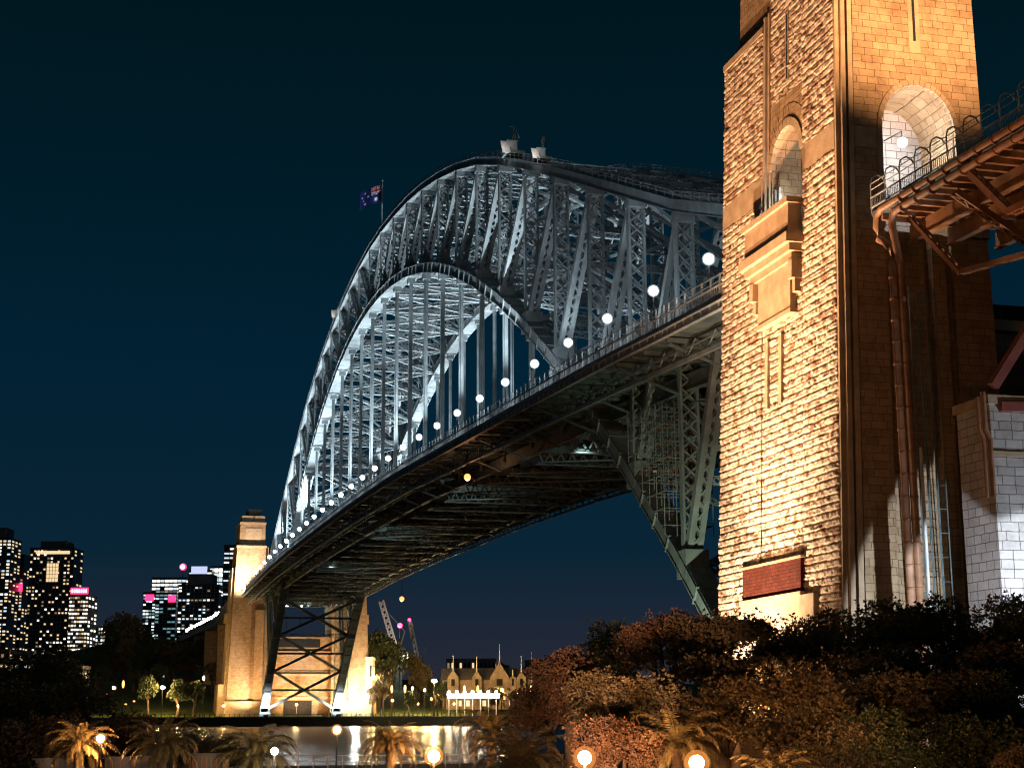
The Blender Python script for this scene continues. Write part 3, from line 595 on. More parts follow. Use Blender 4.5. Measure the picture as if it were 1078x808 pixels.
# south face
bay(PX0, PX0+.9, 24.3, PYO-1.9, G, 45.8, 'ashlar'); bay(PX0, PX0+.9, 20.45, 23.2, G, 45.8, 'ashlar'); bay(PX0, PX0+.9, 18.2, 19.55, G, 45.8, 'ashlar'); bay(PX0+.4, PX0+.9, PYI, 17.2, G, 45.8, 'ashlar')
arch_wall(20.4, 4.0, 55.1, PYI, PYO-1.9, 45.8, 60.4, PX0, PX0+6, 'x', 'wall', 'ashlar', 20)
bay(PX0, PX0+.9, PYI, PYO-1.9, 60.4, 92, 'ashlar')
bay(PX0-.04, PX0+.3, 24.9, PYO-1.9, 53.1, 54.9, 'smooth', 'string_course'); bay(PX0-.04, PX0+.3, PYI, 15.9, 53.1, 54.9, 'smooth', 'string_course')
voussoirs(20.4, 4.0, 4.5, 55.1, PX0, .25, 'x', 21, 46).build('arch_surround', MT['smooth'], py, taper)
voussoirs(20.4, 4.52, 6.1, 55.1, PX0, .03, 'x', 15).build('voussoir_ring', MT['ashlar'], py, taper)
MB().box(PX0+5.9, PX0+6.2, 16, 25, 45.9, 60.2).build('niche_back', MT['pale'], py, taper)
MB().box(PX0+5.8, PX0+5.9, 21.6, 22.9, 46.3, 49.6).build('niche_door', MT['void'], py, taper)
MB().box(PX0-.05, PX0+.3, 19.6, 20.9, 62.2, 92).build('slit_window', MT['smooth'], py, taper)
MB().box(PX0-.07, PX0-.04, 20.1, 20.4, 63.3, 91).build('slit_opening', MT['void'], py, taper)

# lit central abutment pier right of the pylon
ab = empty('abutment_pier', (-58, 14, 2), 0, 'pale squared masonry pier lit white at the lower right edge', 'pier')
MB().box(0, 4.7, -16, 6.6, 0, 27.2).build('wall', MT['pale'], ab); MB().box(-.25, 4.9, -16, 6.85, 27.2, 27.9).build('coping', MT['smooth'], ab)
MB().box(-.12, .0, -16, 6.6, 23.2, 23.6).build('string_course', MT['smooth'], ab)
gp = empty('gutter_pipe', (-58.4, 21.0, 2), 0, 'short brown gutter pipe with a bend at the top corner of the pale pier', 'pipe')
MB().tube([(0, 0, 20), (0, 0, 24.4), (0, .35, 25.2), (0, .35, 28.0)], .2, 10).build('pipe', MT['copper'], gp); MB().tube([(.0, .55, 20), (0, .55, 24.4), (0, .85, 25.2), (0, .85, 27.6)], .13, 8).build('thin_pipe', MT['rust'], gp)

# ------------------------------------------------------------------ approach span
ap = empty('approach_span', (0, 0, 0), 0, 'rust-coloured steel approach deck running out of the frame at the upper right', 'bridge span')
xa = [-125, -110, -95, -80, -72, -64, -56, -49.5]
b_ = MB()
for i in range(len(xa)-1): b_.beam((xa[i], 3, deck_z(xa[i])-.3), (xa[i+1], 3, deck_z(xa[i+1])-.3), 44, .35)
b_.build('deck_slab', MT['steel_dk'], ap)
for x in np.arange(-124, -50, 1.5):
    MB().beam((x, -18, deck_z(x)-.75), (x, 24.6, deck_z(x)-.75), .35, .55, side=(1, 0, 0)).build('joist', MT['rust'], ap)
for yy in (21.5, 18, 13.5, 9, 4, -2, -8):
    b_ = MB()
    for i in range(len(xa)-1): b_.beam((xa[i], yy, deck_z(xa[i])-1.7), (xa[i+1], yy, deck_z(xa[i+1])-1.7), .14, 1.4); b_.beam((xa[i], yy, deck_z(xa[i])-2.4), (xa[i+1], yy, deck_z(xa[i+1])-2.4), .6, .12)
    b_.build('stringer', MT['rust'], ap)
for x in (-60, -72, -84, -96):
    z = deck_z(x); b_ = MB().box(x-.1, x+.1, -16, 16, z-6.2, z-2.5).box(x-.5, x+.5, -16, 16, z-6.4, z-6.2)
    b_.lattice((x, 23.6, z-1.5), (x, 15.6, z-6.2), .8, .5, side=(1, 0, 0), pitch=.8, bar=.12, t=.16); b_.build('cross_girder', MT['rust'], ap)
b_ = MB(); z = 40.6
b_.beam((-64, 24.6, 45.6), (-68.4, 25.2, 41.2), .7, .18, side=(1, 0, 0)); ap_b = MB().lattice((-63.6, 25.0, 46.0), (-69.0, 24.8, 40.6), .7, .5, pitch=.8, bar=.12, t=.14)
ap_b.lattice((-69.0, 24.8, 40.6), (-80, 24.8, 40.2), .8, .5, pitch=.9, bar=.12, t=.16); ap_b.lattice((-54.6, 24.4, 44.8), (-57.6, 22, 39.6), .6, .4, pitch=.8, bar=.1, t=.12); ap_b.lattice((-57.6, 22, 39.6), (-66, 20, 39.2), .5, .4, pitch=.9, bar=.1, t=.12)
ap_b.build('side_bracing', MT['rust'], ap)
r1 = MB(); r2 = MB()
for i in range(len(xa)-1):
    for h, t in ((.25, .12), (1.1, .1), (1.8, .06), (2.3, .06)): r1.beam((xa[i], 25.0, deck_z(xa[i])+h), (xa[i+1], 25.0, deck_z(xa[i+1])+h), t, t)
for x in np.arange(-124, -49.5, 2.4):
    z = deck_z(x); MB().tube([(x, 25.0, z-.3), (x, 25.0, z+2.3), (x, 24.85, z+2.85), (x, 24.4, z+3.15), (x, 23.9, z+3.05), (x, 23.7, z+2.7)], .07, 6).build('hooked_post', MT['rail'], ap)
r1.build('handrail', MT['rail'], ap)
b_ = MB()
for x in np.arange(-124, -49.5, .28):
    z = deck_z(x); b_.box(x-.02, x+.02, 24.98, 25.02, z+.2, z+1.1)
b_.build('baluster', MT['rail'], ap); ap.children[-1]['kind'] = 'stuff' if ap.children else 'stuff'
for o in bpy.data.objects:
    if o.parent == ap and o.name.startswith('baluster'): o['kind'] = 'stuff'
# the two fat service pipes: along the deck edge, then down the wall
for nm, yo, zo, rad, dx, lab in (('service_pipe', 25.75, -.55, .30, 0, 'fat brown pipe under the deck edge, the upper one, bending twice before dropping'), ('service_pipe', 25.65, -1.35, .30, 1.05, 'fat brown pipe directly below the other, turning straight down beside the pylon')):
    zt = deck_z(-60)+zo
    pr = empty(nm, (-53.2, yo, zt), 0, lab, 'pipe', 'paired brown service pipes')
    if dx == 0: pts = [(-72, 0, deck_z(-125)-deck_z(-60)), (-20, 0, -.25), (.6, 0, .0), (1.5, -.02, -.45), (1.7, -.05, -1.4), (1.5, -.1, -2.4), (.5, -.1, -2.9), (-.2, -.12, -3.6), (-.35, -.14, -5), (-.35, -.14, -44)]
    else: pts = [(-72, 0, deck_z(-125)-deck_z(-60)), (-20, 0, -.25), (-1.6, 0, .0), (-.9, -.02, -.25), (-.6, -.05, -1.0), (-.6, -.3, -2.6), (-.6, -.62, -4.2), (-.6, -.62, -44)]
    MB().tube(pts, rad, 14).build('pipe', MT['copper'], pr, smooth=True)
    for j in range(22):
        z = pts[-2][2]-1.0-j*1.75; MB().tube([(pts[-1][0], pts[-1][1], z), (pts[-1][0], pts[-1][1], z-.14)], rad*1.2, 14).build('pipe_collar', MT['rust'], pr)
    for j in range(16):
        x = -2.6-j*2.2; MB().tube([(x, 0, np.interp(x, [-72, -20], [pts[0][2], -.25])), (x-.14, 0, np.interp(x-.14, [-72, -20], [pts[0][2], -.25]))], rad*1.2, 14).build('pipe_collar', MT['rust'], pr)
wp = empty('thin_pole', (-53.4, 24.0, 2.), 0, 'thin pale pole standing just right of the brown downpipes', 'pole'); MB().tube([(0, 0, 0), (0, 0, 24.5)], .13, 8).build('pole', MT['white'], wp)
# rope-access cables / scaffold against the slot
sc_ = empty('access_scaffold', (-50.2, 21.9, 2), 0, 'slender dark scaffold tower rising beside the brown pipes on the pylon wall', 'scaffold')
b_ = MB()
for x in (0, -1.2):
    for y in (-1.1, -.3, .5, 1.2): b_.tube([(x, y, 0), (x, y, 38)], .055, 6)
b_.build('standards', MT['steel_dk'], sc_)
for z in np.arange(1, 38, 1.9):
    b_ = MB()
    for x in (0, -1.2): b_.beam((x, -1.1, z), (x, 1.2, z), .05, .05, side=(1, 0, 0))
    b_.build('ledgers', MT['steel_dk'], sc_)
# red braces under the approach at the right edge
rb = empty('red_steel_brace', (-58, 19, 28), 0, 'dark red steel brace meeting a strut just above the pale pier', 'brace')
MB().beam((0, 1.2, 2.6), (-1.0, -6, 13), .9, .7, side=(1, 0, 0)).build('diagonal', MT['redlead'], rb); MB().beam((0, .8, 1.0), (0, -8, 1.3), .9, .7, side=(1, 0, 0)).build('strut', MT['redlead'], rb)
# dark inner abutment wall between the pylon and beyond
iw = empty('abutment_wall', (-30, 0, 2), 0, 'dark masonry abutment wall in shade under the approach deck', 'wall'); MB().box(-10, 8, -60, 13, 0, 38).build('wall', MT['ashlar'], iw); MB().box(-10.3, 8, -60, 13, 38, 39).build('coping', MT['smooth'], iw)
# hanging lights under the approach
# arch light
_p = at(950, 150, 1); _d = (_p-CAM); _t = (-46.6-CAM[0])/_d[0]
al = empty('arch_lamp', tuple(CAM+_d*_t), 0, 'dazzling white lamp hanging in the mouth of the pylon arch', 'lamp')
MB().ball((0, 0, 0), .42, 14, 10).build('globe', emis('arch_lamp_glass', (.95, .96, 1), 1900/(39.5*.176)), al, smooth=True); MB().tube([(0, 0, .4), (0, 0, 1.0), (3.2, 0, 1.3)], .06, 6).build('bracket', MT['black'], al)

al2 = empty('niche_lamp', (-37.2, 27.0, 50.8), 0, 'small white lamp inside the arched niche over the balcony', 'lamp')
MB().ball((0, 0, 0), .2).build('globe', emis('niche_lamp_glass', (.85, .93, 1), 1500/(39.5*.04)), al2, smooth=True); MB().tube([(0, 0, -1.2), (0, 0, -.15)], .05, 6).build('stem', MT['black'], al2)

# under-span scaffold near the springing
us = empty('hanging_scaffold', (X(1.1), 15, 26), 0, 'pale tube scaffold crowded between the steel posts above the slanting arch rib', 'scaffold')
b_ = MB(); b2 = MB(); b3 = MB()
for ix in range(6):
    x = -1+ix*2.6
    for iy in range(5):
        y = -3.2+iy*1.6; z0 = 1.5+x*.86+1; z1 = 18.5+x*.1
        b_.tube([(x, y, z0), (x, y, z1)], .06, 5)
for lv in range(8):
    z = 3+lv*2.1
    for iy in range(5):
        y = -3.2+iy*1.6; x1 = min(12, (z-2.5)/.86)
        b2.beam((-1, y, z), (x1, y, z), .07, .07)
    for ix in range(6):
        x = -1+ix*2.6
        if x <= (z-2.5)/.86+.3:
            b2.beam((x, -3.2, z), (x, 3.2, z), .07, .07, side=(1, 0, 0)); b2.beam((x, -3.2, z), (x, 0, z+2.1), .05, .05, side=(1, 0, 0)); b3.box(x-.1, x+2.2, -3, -1.2, z-.12, z-.06)
b_.build('standards', MT['steel'], us); b2.build('ledgers', MT['steel'], us); b3.build('boards', MT['rust'], us)
# red primed cover on the near rib
# ------------------------------------------------------------------ far pylons
def far_pylon(s, label):
    r = empty('stone_pylon', (0, 0, 0), 0, label, 'pylon')
    Y0, Y1 = 15.2, 30.3
    def tf(p): x, y, z = p; t = max(0, z-8); return (x+t*.02*(1 if x < 520 else -1), s*(y-t*.042*(y-Y0)/15), z)
    def bx(n, m, *a): return MB().box(*a).build(n, MT[m], r, tf)
    bx('core', 'ashlar', 512, 534, Y0-1.5, Y1, 5, 77)
    bx('pier', 'ashlar', 511, 512, 21.4, Y1, 5, 53); bx('pier', 'ashlar', 511, 512, Y0-1.5, 19.4, 5, 50); bx('wall', 'ashlar', 511, 512, Y0, Y1, 53, 76.5)
    bx('cornice', 'smooth', 510.6, 534.4, Y0-.4, Y1+.4, 76.5, 77.4)
    bx('upper_stage', 'ashlar', 512.2, 533, Y0+.4, Y1-1.0, 77.4, 86.8); bx('cornice', 'smooth', 511.8, 533.4, Y0, Y1-.6, 86.8, 87.6); bx('parapet', 'smooth', 512.6, 532.6, Y0+.8, Y1-1.6, 87.6, 90.4)
    bx('roof_block', 'smooth', 515, 530, Y0+2.4, Y1-5.0, 92.6, 93.5); bx('roof_lantern', 'ashlar', 516, 529, Y0+3.2, Y1-5.6, 90.4, 92.6)
    bx('recessed_panel', 'smooth', 512.0, 512.3, Y0+2.4, Y1-4, 80, 85); bx('slit_opening', 'void', 511.7, 512.1, Y0+6.7, Y0+7.4, 88.4, 89.6)
    bx('buttress', 'smooth', 515, 531, Y1, Y1+1.3, 5, 68); bx('buttress_base', 'smooth', 513, 533, Y1, Y1+3.6, 5, 19); bx('plinth', 'smooth', 509.6, 511, Y0-2, Y1+1, 5, 12)
    bx('balcony', 'smooth', 518, 528, Y1+1.3, Y1+2.6, 45, 49)
    return r
far_pylon(1, 'tall pale sandstone pylon at the far left end of the bridge')
far_pylon(-1, 'far pylon mostly hidden behind the steel legs, an orange-lit edge showing')
aw = empty('abutment_wall', (513, 0, 5), 0, 'orange-lit sandstone wall with dark openings behind the cross-braced legs', 'wall')
MB().box(0, 14, -14, 13.6, 0, 34).build('wall', MT['ashlar'], aw)
for z in (8, 17.5, 27): MB().box(-.6, 0, -14, 13.6, z, z+.9).build('string_course', MT['smooth'], aw)
MB().box(-.12, .0, -6, 6, .2, 7.4).build('opening', MT['void'], aw); MB().box(-.12, 0, -9, 9, 29.5, 33).build('opening', MT['void'], aw)
# cross braced portal below the far deck is the end of the bottom bracing: heavier crosses
for k in range(25, 28):
    b_ = MB()
    for s in (1, -1): b_.lattice((X(k), s*13.6, LOW[k]), (X(k+1), -s*13.6, LOW[k+1]), 1.5, 1.0, side=(1, 0, 0), pitch=1.5, bar=.3, t=.4)
    b_.lattice((X(k+.5), 13.6, (LOW[k]+LOW[k+1])/2), (X(k+.5), -13.6, (LOW[k]+LOW[k+1])/2), 1.1, .8, side=(1, 0, 0), pitch=1.2, bar=.3, t=.4)
    b_.build('portal_bracing', MT['steel_dk'], br)

# far approach viaduct curving left behind the pylon
va = empty('approach_viaduct', (0, 0, 0), 0, 'dark far approach viaduct climbing out from behind the left pylon', 'viaduct')
vp = [(535, 24, 54.0)]+[tuple(at(x, y, d)) for x, y, d in ((236, 655, 740), (222, 661.5, 800), (210, 667, 870), (196, 673, 960))]
b_ = MB(); b2 = MB()
for a, c in zip(vp[:-1], vp[1:]):
    b_.beam(a, c, 9, 2.4); b2.beam((a[0], a[1], a[2]+1.9), (c[0], c[1], c[2]+1.9), 9, .3)
b_.build('deck', MT['steel_dk'], va); b2.build('parapet', MT['rail'], va)
for p in vp[1:]: MB().box(p[0]-2, p[0]+2, p[1]-3, p[1]+3, land_z(p[0], p[1])-2, p[2]-1.2).build('pier', MT['ashlar'], va)
vl = lamp_proto('viaduct_lamp', 4, .7, E_['flood'], 0, None, 'x', 'street lamp', group='lamps along the far viaduct')
n = 16
for i in range(n):
    t = i/(n-1)*3.0+1; j = min(3, int(t)); f = t-j; p = np.array(vp[j])*(1-f)+np.array(vp[min(4, j+1)])*f
    lab = f'tiny white lamp on the far viaduct, {ORD[i]} going left from the pylon'
    if i == 0: vl.location = p+np.array([0, 0, 1.2]); vl['label'] = lab
    else: copy_thing(vl, p+np.array([0, 0, 1.2]), 0, None, lab)

# ------------------------------------------------------------------ floodlights on masonry
WARM = (1, .55, .24); COOL = (.72, .84, 1)
flood((-34, 38, 3.2), (-33, 28.6, 24), 125000, 100, (1, .72, .48), 'ground floodlight close under the big pylon, beam on the lower stonework', mat='warm', blend=.9, group='floodlights on the big pylon')
flood((-35, 47, 3.2), (-36, 27.5, 46), 275000, 54, (1, .60, .35), 'ground floodlight farther out from the big pylon aimed at the balcony', mat='warm', blend=.8, group='floodlights on the big pylon')
flood((-40, 54, 3.2), (-37, 27, 66), 310000, 40, (1, .50, .24), 'orange ground floodlight aimed at the top of the big pylon', mat='warm', blend=.8, group='floodlights on the big pylon')
flood((-82, 26.6, 48.9), (-48.8, 17.5, 75), 270000, 58, (1, .54, .26), 'floodlight on the approach parapet aimed at the end wall of the pylon', mat='warm', blend=.8, group='floodlights on the big pylon')
flood((-78, 26, 6), (-48.8, 15.5, 12), 60000, 49, COOL, 'cool floodlight low under the approach deck aimed at the wall foot', mat='cool', blend=.06, group='floodlights under the approach')
flood((-71, 5, 5), (-58, 14, 15), 26000, 66, COOL, 'cool floodlight on the ground aimed at the pale pier', mat='cool', blend=.1, group='floodlights under the approach')
flood((-74, 35, 3.2), (-74, 24, 46), 36000, 30, (1, .45, .2), 'orange ground floodlight aimed up at the approach deck edge', mat='warm', blend=.7, group='floodlights under the approach')
flood((2, 26, 4), (22, 14, 32), 26000, 50, (.86, 1, .66), 'greenish floodlight at the foot of the near arch rib', mat='green', blend=.9, group='floodlights at the near springing')
flood((-17, 32.5, 30), (2, 23, 48), 6000, 50, (1, .5, .25), 'orange floodlight on the side of the big pylon aimed under the deck', mat='warm', blend=.9, group='floodlights at the near springing')
flood((3, -6, 43.2), (130, 2, 47), 22000, 60, (.95, .9, .62), 'dim added fill light under the deck near the big pylon shining along the girders', mat='green', blend=.95, group='floodlights at the near springing', size=.3)  # another added fill, brings out the girders at the near end
flood((*gx(560, 46), 3.6), tuple(at(665, 716, 86)), 80000, 22, (1, .52, .26), 'added orange fill light below the view on the left half of the thicket', mat='warm', blend=.9, group='added fill lights on the foreground trees', size=.3)  # unseen light added to brighten the left crowns
flood((*gx(900, 44), 3.4), tuple(at(905, 800, 70)), 9000, 20, (1, .55, .28), 'added orange fill light below the view on the right half of the thicket', mat='warm', blend=.9, group='added fill lights on the foreground trees', size=.3)  # unseen light added to brighten the right crowns
# far end
flood((524, 44, 6.5), (522, 31, 45), 520000, 100, (1, .66, .36), 'floodlight on the lawn outside the far left pylon', mat='warm', blend=.8, group='floodlights at the far springing')
flood((500, 26, 57.5), (512, 23, 72), 150000, 130, (1, .78, .62), 'floodlight on the far deck end aimed at the pylon top', mat='flood', blend=.8, group='floodlights at the far springing')
flood((501, 2, 6.6), (513, 0, 22), 60000, 130, (1, .52, .2), 'orange floodlight between the feet of the cross-braced legs', mat='warm', blend=.9, group='floodlights at the far springing')
flood((500, 22, 6.6), (512, 24, 30), 60000, 110, (1, .60, .30), 'warm floodlight at the foot of the far left pylon front', mat='warm', blend=.9, group='floodlights at the far springing')
flood((497, -24, 6.6), (512, -24, 26), 70000, 110, (1, .52, .2), 'orange floodlight right of the cross-braced legs', mat='warm', blend=.9, group='floodlights at the far springing')
for s, q in ((1, 'left'), (-1, 'right')):
    flood((496.2, s*15, 6.4), (500, s*15, 12), 30000, 130, (.9, .96, 1), f'brilliant white floodlight at the foot of the {q} cross-braced leg', mat='cool', blend=.9, size=1.6, group='white lights at the foot of the legs')
for x, y, d, mt, P, lab in ((250, 730, 655, 'cool', 12000, 'tall white lamp in front of the far left pylon base'), (375, 730, 655, 'green', 12000, 'tall greenish white lamp right of the cross-braced legs')):
    p = at(x, y, shore_d(x, d)); q = lamp_proto('promenade_lamp', p[2]-5.6-1, .75, E_[mt], P*2, (.85, 1, .9), lab, 'street lamp'); q.location = (p[0], p[1], 5.6)
for x, lab in ((302, 'left of two small white lamps on top of the wall behind the crossed legs'), (317, 'right of two small white lamps on top of the wall behind the crossed legs')):
    p = at(x, 638, 690); q = lamp_proto('wall_lamp', p[2]-44, .45, E_['cool'], 4000, (.9, 1, .9), lab, 'lamp'); q.location = (p[0], p[1], 43.9)
# lamps slung under the deck
for x, y, d, lab in ((492, 502, 278, 'single orange lamp slung beneath the middle of the bridge deck'), (423, 630, 572, 'orange lamp hanging below the far right edge of the deck')):
    p = at(x, y, d); q = empty('underdeck_lamp', p, 0, lab, 'lamp'); MB().ball((0, 0, 0), .62 if d < 400 else .9, 12, 8).build('globe', emis('underdeck_glass', (1, .26, .07), 3.2), q, smooth=True)
    MB().tube([(0, 0, .5), (0, 0, deck_z(p[0])-1.2-p[2])], .1, 6).build('hanger_rod', MT['black'], q); light('lamp_light', 'POINT', (0, 0, -1.3), 1300, (1, .42, .18), r=.3, parent=q)
q = empty('navigation_board', (at(353, 552, 460)), 0, 'small red lit board on the side of the far deck', 'navigation light'); MB().box(-.2, .2, -.7, .7, -1.8, 1.8).build('panel', E_['sign'], q); MB().box(.2, .5, -.9, .9, -2, 2).build('back_box', MT['black'], q)

# ------------------------------------------------------------------ vegetation builders
def crown(name, r, h, mat, parent, lobes=9, tufts=1500, leaves=6, ls=.34, seed=0, zc=0., flat=1.):
    g = np.random.default_rng(seed); LC = []; 
    for i in range(lobes):
        a = g.uniform(0, 6.283); q = g.uniform(.15, .72)*r; z = g.uniform(-.45, .62)*h; LC.append((q*math.cos(a), q*math.sin(a), z, g.uniform(.22, .44)*min(r, h*1.3)))
    LC.append((0, 0, h*.35, .5*r)); LC = np.array(LC)
    idx = g.integers(0, len(LC), tufts); d = g.normal(size=(tufts, 3)); d /= np.linalg.norm(d, axis=1)[:, None]; d[:, 2] = np.where(d[:, 2] < -.35, -d[:, 2], d[:, 2])
    rad = LC[idx, 3]*(.80+.32*g.random(tufts)**1.5); wob = 1+.22*np.sin(d[:, 0]*7+idx)+.15*np.sin(d[:, 1]*9-idx*2); P = LC[idx, :3]+d*(rad*wob)[:, None]*np.array([1, 1, .8*flat])
    P[:, 2] += zc
    n = tufts*leaves; Pc = np.repeat(P, leaves, 0); D = np.repeat(d, leaves, 0); r1 = g.normal(size=(n, 3)); D = D*.8+r1*.62+np.array([0, 0, .35]); D /= np.linalg.norm(D, axis=1)[:, None]
    S = np.cross(D, g.normal(size=(n, 3))); S /= np.linalg.norm(S, axis=1)[:, None]; L = (ls*g.uniform(.6, 1.25, n))[:, None]; W = L*.20
    V = np.stack([Pc, Pc+D*L*.55+S*W, Pc+D*L+np.array([0, 0, -.12])*L, Pc+D*L*.55-S*W], 1).reshape(-1, 3)
    F = np.arange(4*n).reshape(n, 4)
    o = mesh_np(name, V, F, [mat], parent); return o, LC
def trunk(h0, h, r, LC, parent, zc):
    b = MB(); b.tube([(0, 0, -5), (0, 0, 0), (.1*r, .05, h0*.5), (0, .1, h0)], [r*.18, r*.15, r*.11, r*.09], 9)
    for c in LC[:8]: b.tube([(0, .1, h0*.85), (c[0]*.45, c[1]*.45, (h0+zc+c[2])*.5+.2), (c[0]*.9, c[1]*.9, zc+c[2])], [r*.06, r*.035, r*.012], 6)
    return b.build('trunk', MT['bark'], parent, smooth=True)
def tree_proto(name, r, h, hz, mat, seed, tufts=1500, ls=.34, lobes=9, label='x', flat=1.):
    root = empty(name, (0, 0, 0), 0, label, 'tree'); cr_, LC = crown('crown', r, h, MT[mat], root, lobes, tufts, 6, ls, seed, hz, flat)
    t = trunk(hz-h*.45, h, r, LC, root, hz); KIDS[root.name] = [cr_, t]; return root
# foreground leafy trees, bottom right: (x, y of crown centre in photo, depth, crown radius, proto, label)
protos = {}
used = set()
def place_tree(kind, x, y, d, R, label, rz=None, base_z=2.1, group=None, zsc=None):
    k, seed, mat, tf, ls, lob = kind
    key = kind
    if key not in protos: protos[key] = tree_proto('leafy_tree', 4.0, 3.4, 6.0, mat, seed, tf, ls, lob)
    pr = protos[key]; gx_, gy_ = gx(x, d); zc = zz(y, d); s = R/4.0
    sz = (zc-base_z)/6.0
    loc = (gx_, gy_, zc-6.0*s); rot = rz if rz is not None else random.uniform(0, 6.28)
    sc = (s, s, s*.95)
    if key not in used:
        used.add(key); pr.location = loc; pr.rotation_euler = (0, 0, rot); pr.scale = sc; pr['label'] = label
        if group: pr['group'] = group
        return pr
    return copy_thing(pr, loc, rot, sc, label, group)
KA = ('a', 11, 'leaf', 3600, .27, 13); KB = ('b', 23, 'leafr', 3600, .26, 12); KC = ('c', 31, 'leaf2', 3600, .25, 13); KD = ('d', 47, 'leaf', 3400, .29, 15)
FT = [(KB, 603, 722, 78, 2.6, 'reddish leafy tree at the left end of the foreground thicket'), (KC, 652, 696, 92, 3.2, 'dark rounded tree behind the reddish ones left of the pylon foot'),
      (KA, 632, 742, 74, 2.5, 'orange-lit bush-like tree above the middle street lamp'), (KB, 700, 690, 86, 3.4, 'tall red-brown tree directly below the slanting arch rib'),
      (KA, 690, 752, 70, 2.7, 'warm lit tree right of the middle street lamp'), (KD, 752, 692, 84, 3.1, 'dense tree in front of the left corner of the big pylon'),
      (KA, 765, 758, 70, 2.9, 'brown-lit tree above the lowest street lamp'), (KA, 815, 690, 88, 3.2, 'leafy tree below the red wall panel of the pylon'),
      (KD, 842, 760, 72, 3.1, 'broad dim tree low in front of the pylon corner'), (KC, 884, 690, 84, 3.2, 'dark tree at the foot of the pylon corner'),
      (KC, 940, 679, 86, 3.3, 'dark green tree under the brown downpipes'), (KD, 920, 760, 74, 3.0, 'tawny leafed tree low between pylon and frame edge'),
      (KC, 1000, 678, 88, 3.5, 'dark green tree below the slots in the wall'), (KC, 1064, 676, 84, 3.4, 'blackish tree at the right edge below the pale pier'),
      (KD, 985, 756, 76, 3.0, 'faintly lit olive tree near the lower right corner'), (KC, 1052, 762, 74, 3.2, 'deep shadowed tree in the bottom right corner'),
      (KB, 578, 752, 82, 2.2, 'small dark red tree between the palms and the thicket'), (KA, 884, 803, 66, 2.6, 'low dark bush tree at the bottom edge below the pylon corner'),
      (KB, 655, 795, 66, 2.2, 'red-lit shrub tree between the two bottom right street lamps')]
for t in FT: place_tree(*t)
for t in [(KC, 935, 800, 66, 2.8, 'low dark tree at the bottom edge right of the pylon corner'), (KC, 1010, 806, 66, 2.8, 'low black-green tree at the bottom edge near the corner'), (KD, 1040, 728, 80, 3.2, 'olive tree at the right edge under the pale pier'), (KD, 770, 735, 80, 2.9, 'brown tree in the middle of the thicket below the red panel'), (KD, 865, 735, 78, 3.0, 'dense brown tree below the pylon corner'), (KC, 960, 725, 80, 3.0, 'dark filling tree below the brown downpipes')]: place_tree(*t)
sh = place_tree(KA, 1070, 806, 60, 1.1, 'small yellow-green lit shrub in the very bottom right corner')
# left dark trees near shore
for t in [(KC, 18, 762, 150, 6.2, 'large dark tree at the bottom left edge'), (KC, 74, 752, 152, 5.4, 'large dim tree above the leftmost palm'), (KD, 122, 788, 148, 4.6, 'dim brown tree between the two left palms'),
          (KC, 208, 797, 140, 3.4, 'low dark tree left of the pale palm'), (KC, 50, 722, 185, 6.5, 'dark tree with a rounded top behind the left edge trees'), (KD, 30, 795, 120, 4.2, 'brownish tree in the bottom left corner'),
          (KC, 243, 798, 150, 3.0, 'small dark tree under the far left pylon')]: place_tree(*t)

# palms
def palm_proto(seed, label):
    g = np.random.default_rng(seed); root = empty('palm_tree', (0, 0, 0), 0, label, 'palm tree', 'palm trees along the near shore'); V = []; F = []
    def quad(a, b, c, d): n = len(V); V.extend((a, b, c, d)); F.append((n, n+1, n+2, n+3))
    for i in range(42):
        az = i*2.399963+g.uniform(-.1, .1); el = R_(84-(i/42)*88+g.uniform(-7, 7)); L = 3.1*g.uniform(.85, 1.1)
        wf = g.uniform(.75, 1.35); hd = np.array([math.cos(az), math.sin(az), 0]); p = np.array([0, 0, 2.45])+hd*.12; n = 30; prev = p; e = el
        sd = np.array([-hd[1], hd[0], 0])
        for j in range(n):
            t = j/n; e -= R_((1.5+4.4*t)*wf); d = hd*math.cos(e)+np.array([0, 0, math.sin(e)]); p = prev+d*L/n; up = np.cross(sd, d)
            wv = .035*(1-t)+.008; quad(prev-sd*wv, prev+sd*wv, p+sd*wv, p-sd*wv)
            if j > 2:
                ll = .52*math.sin(math.pi*min(1, .12+t*.93))**.6*g.uniform(.8, 1.1)
                for sg in (1, -1):
                    for u in (0, .5):
                        q = prev+(p-prev)*u; dd = sd*sg*.72+d*.62-up*g.uniform(-.1, .4)+np.array([0, 0, -.28]); dd /= np.linalg.norm(dd)
                        quad(q, q+dd*ll*.5+d*.03, q+dd*ll+np.array([0, 0, -.10]), q+dd*ll*.5-d*.03)
            prev = p
    cr_ = mesh_np('fronds', np.array(V), np.array(F), [MT['palm']], root)
    b = MB(); pts = []; rr = []
    for j in range(13): pts.append((0, 0, j*.2)); rr.append(.30+.05*(j % 2)+(.12 if j > 9 else 0))
    b.tube(pts, rr, 12); t = b.build('trunk', MT['bark'], root); KIDS[root.name] = [cr_, t]; return root
pp = palm_proto(3, 'x'); pq = palm_proto(9, 'x'); first = {0: True, 1: True}
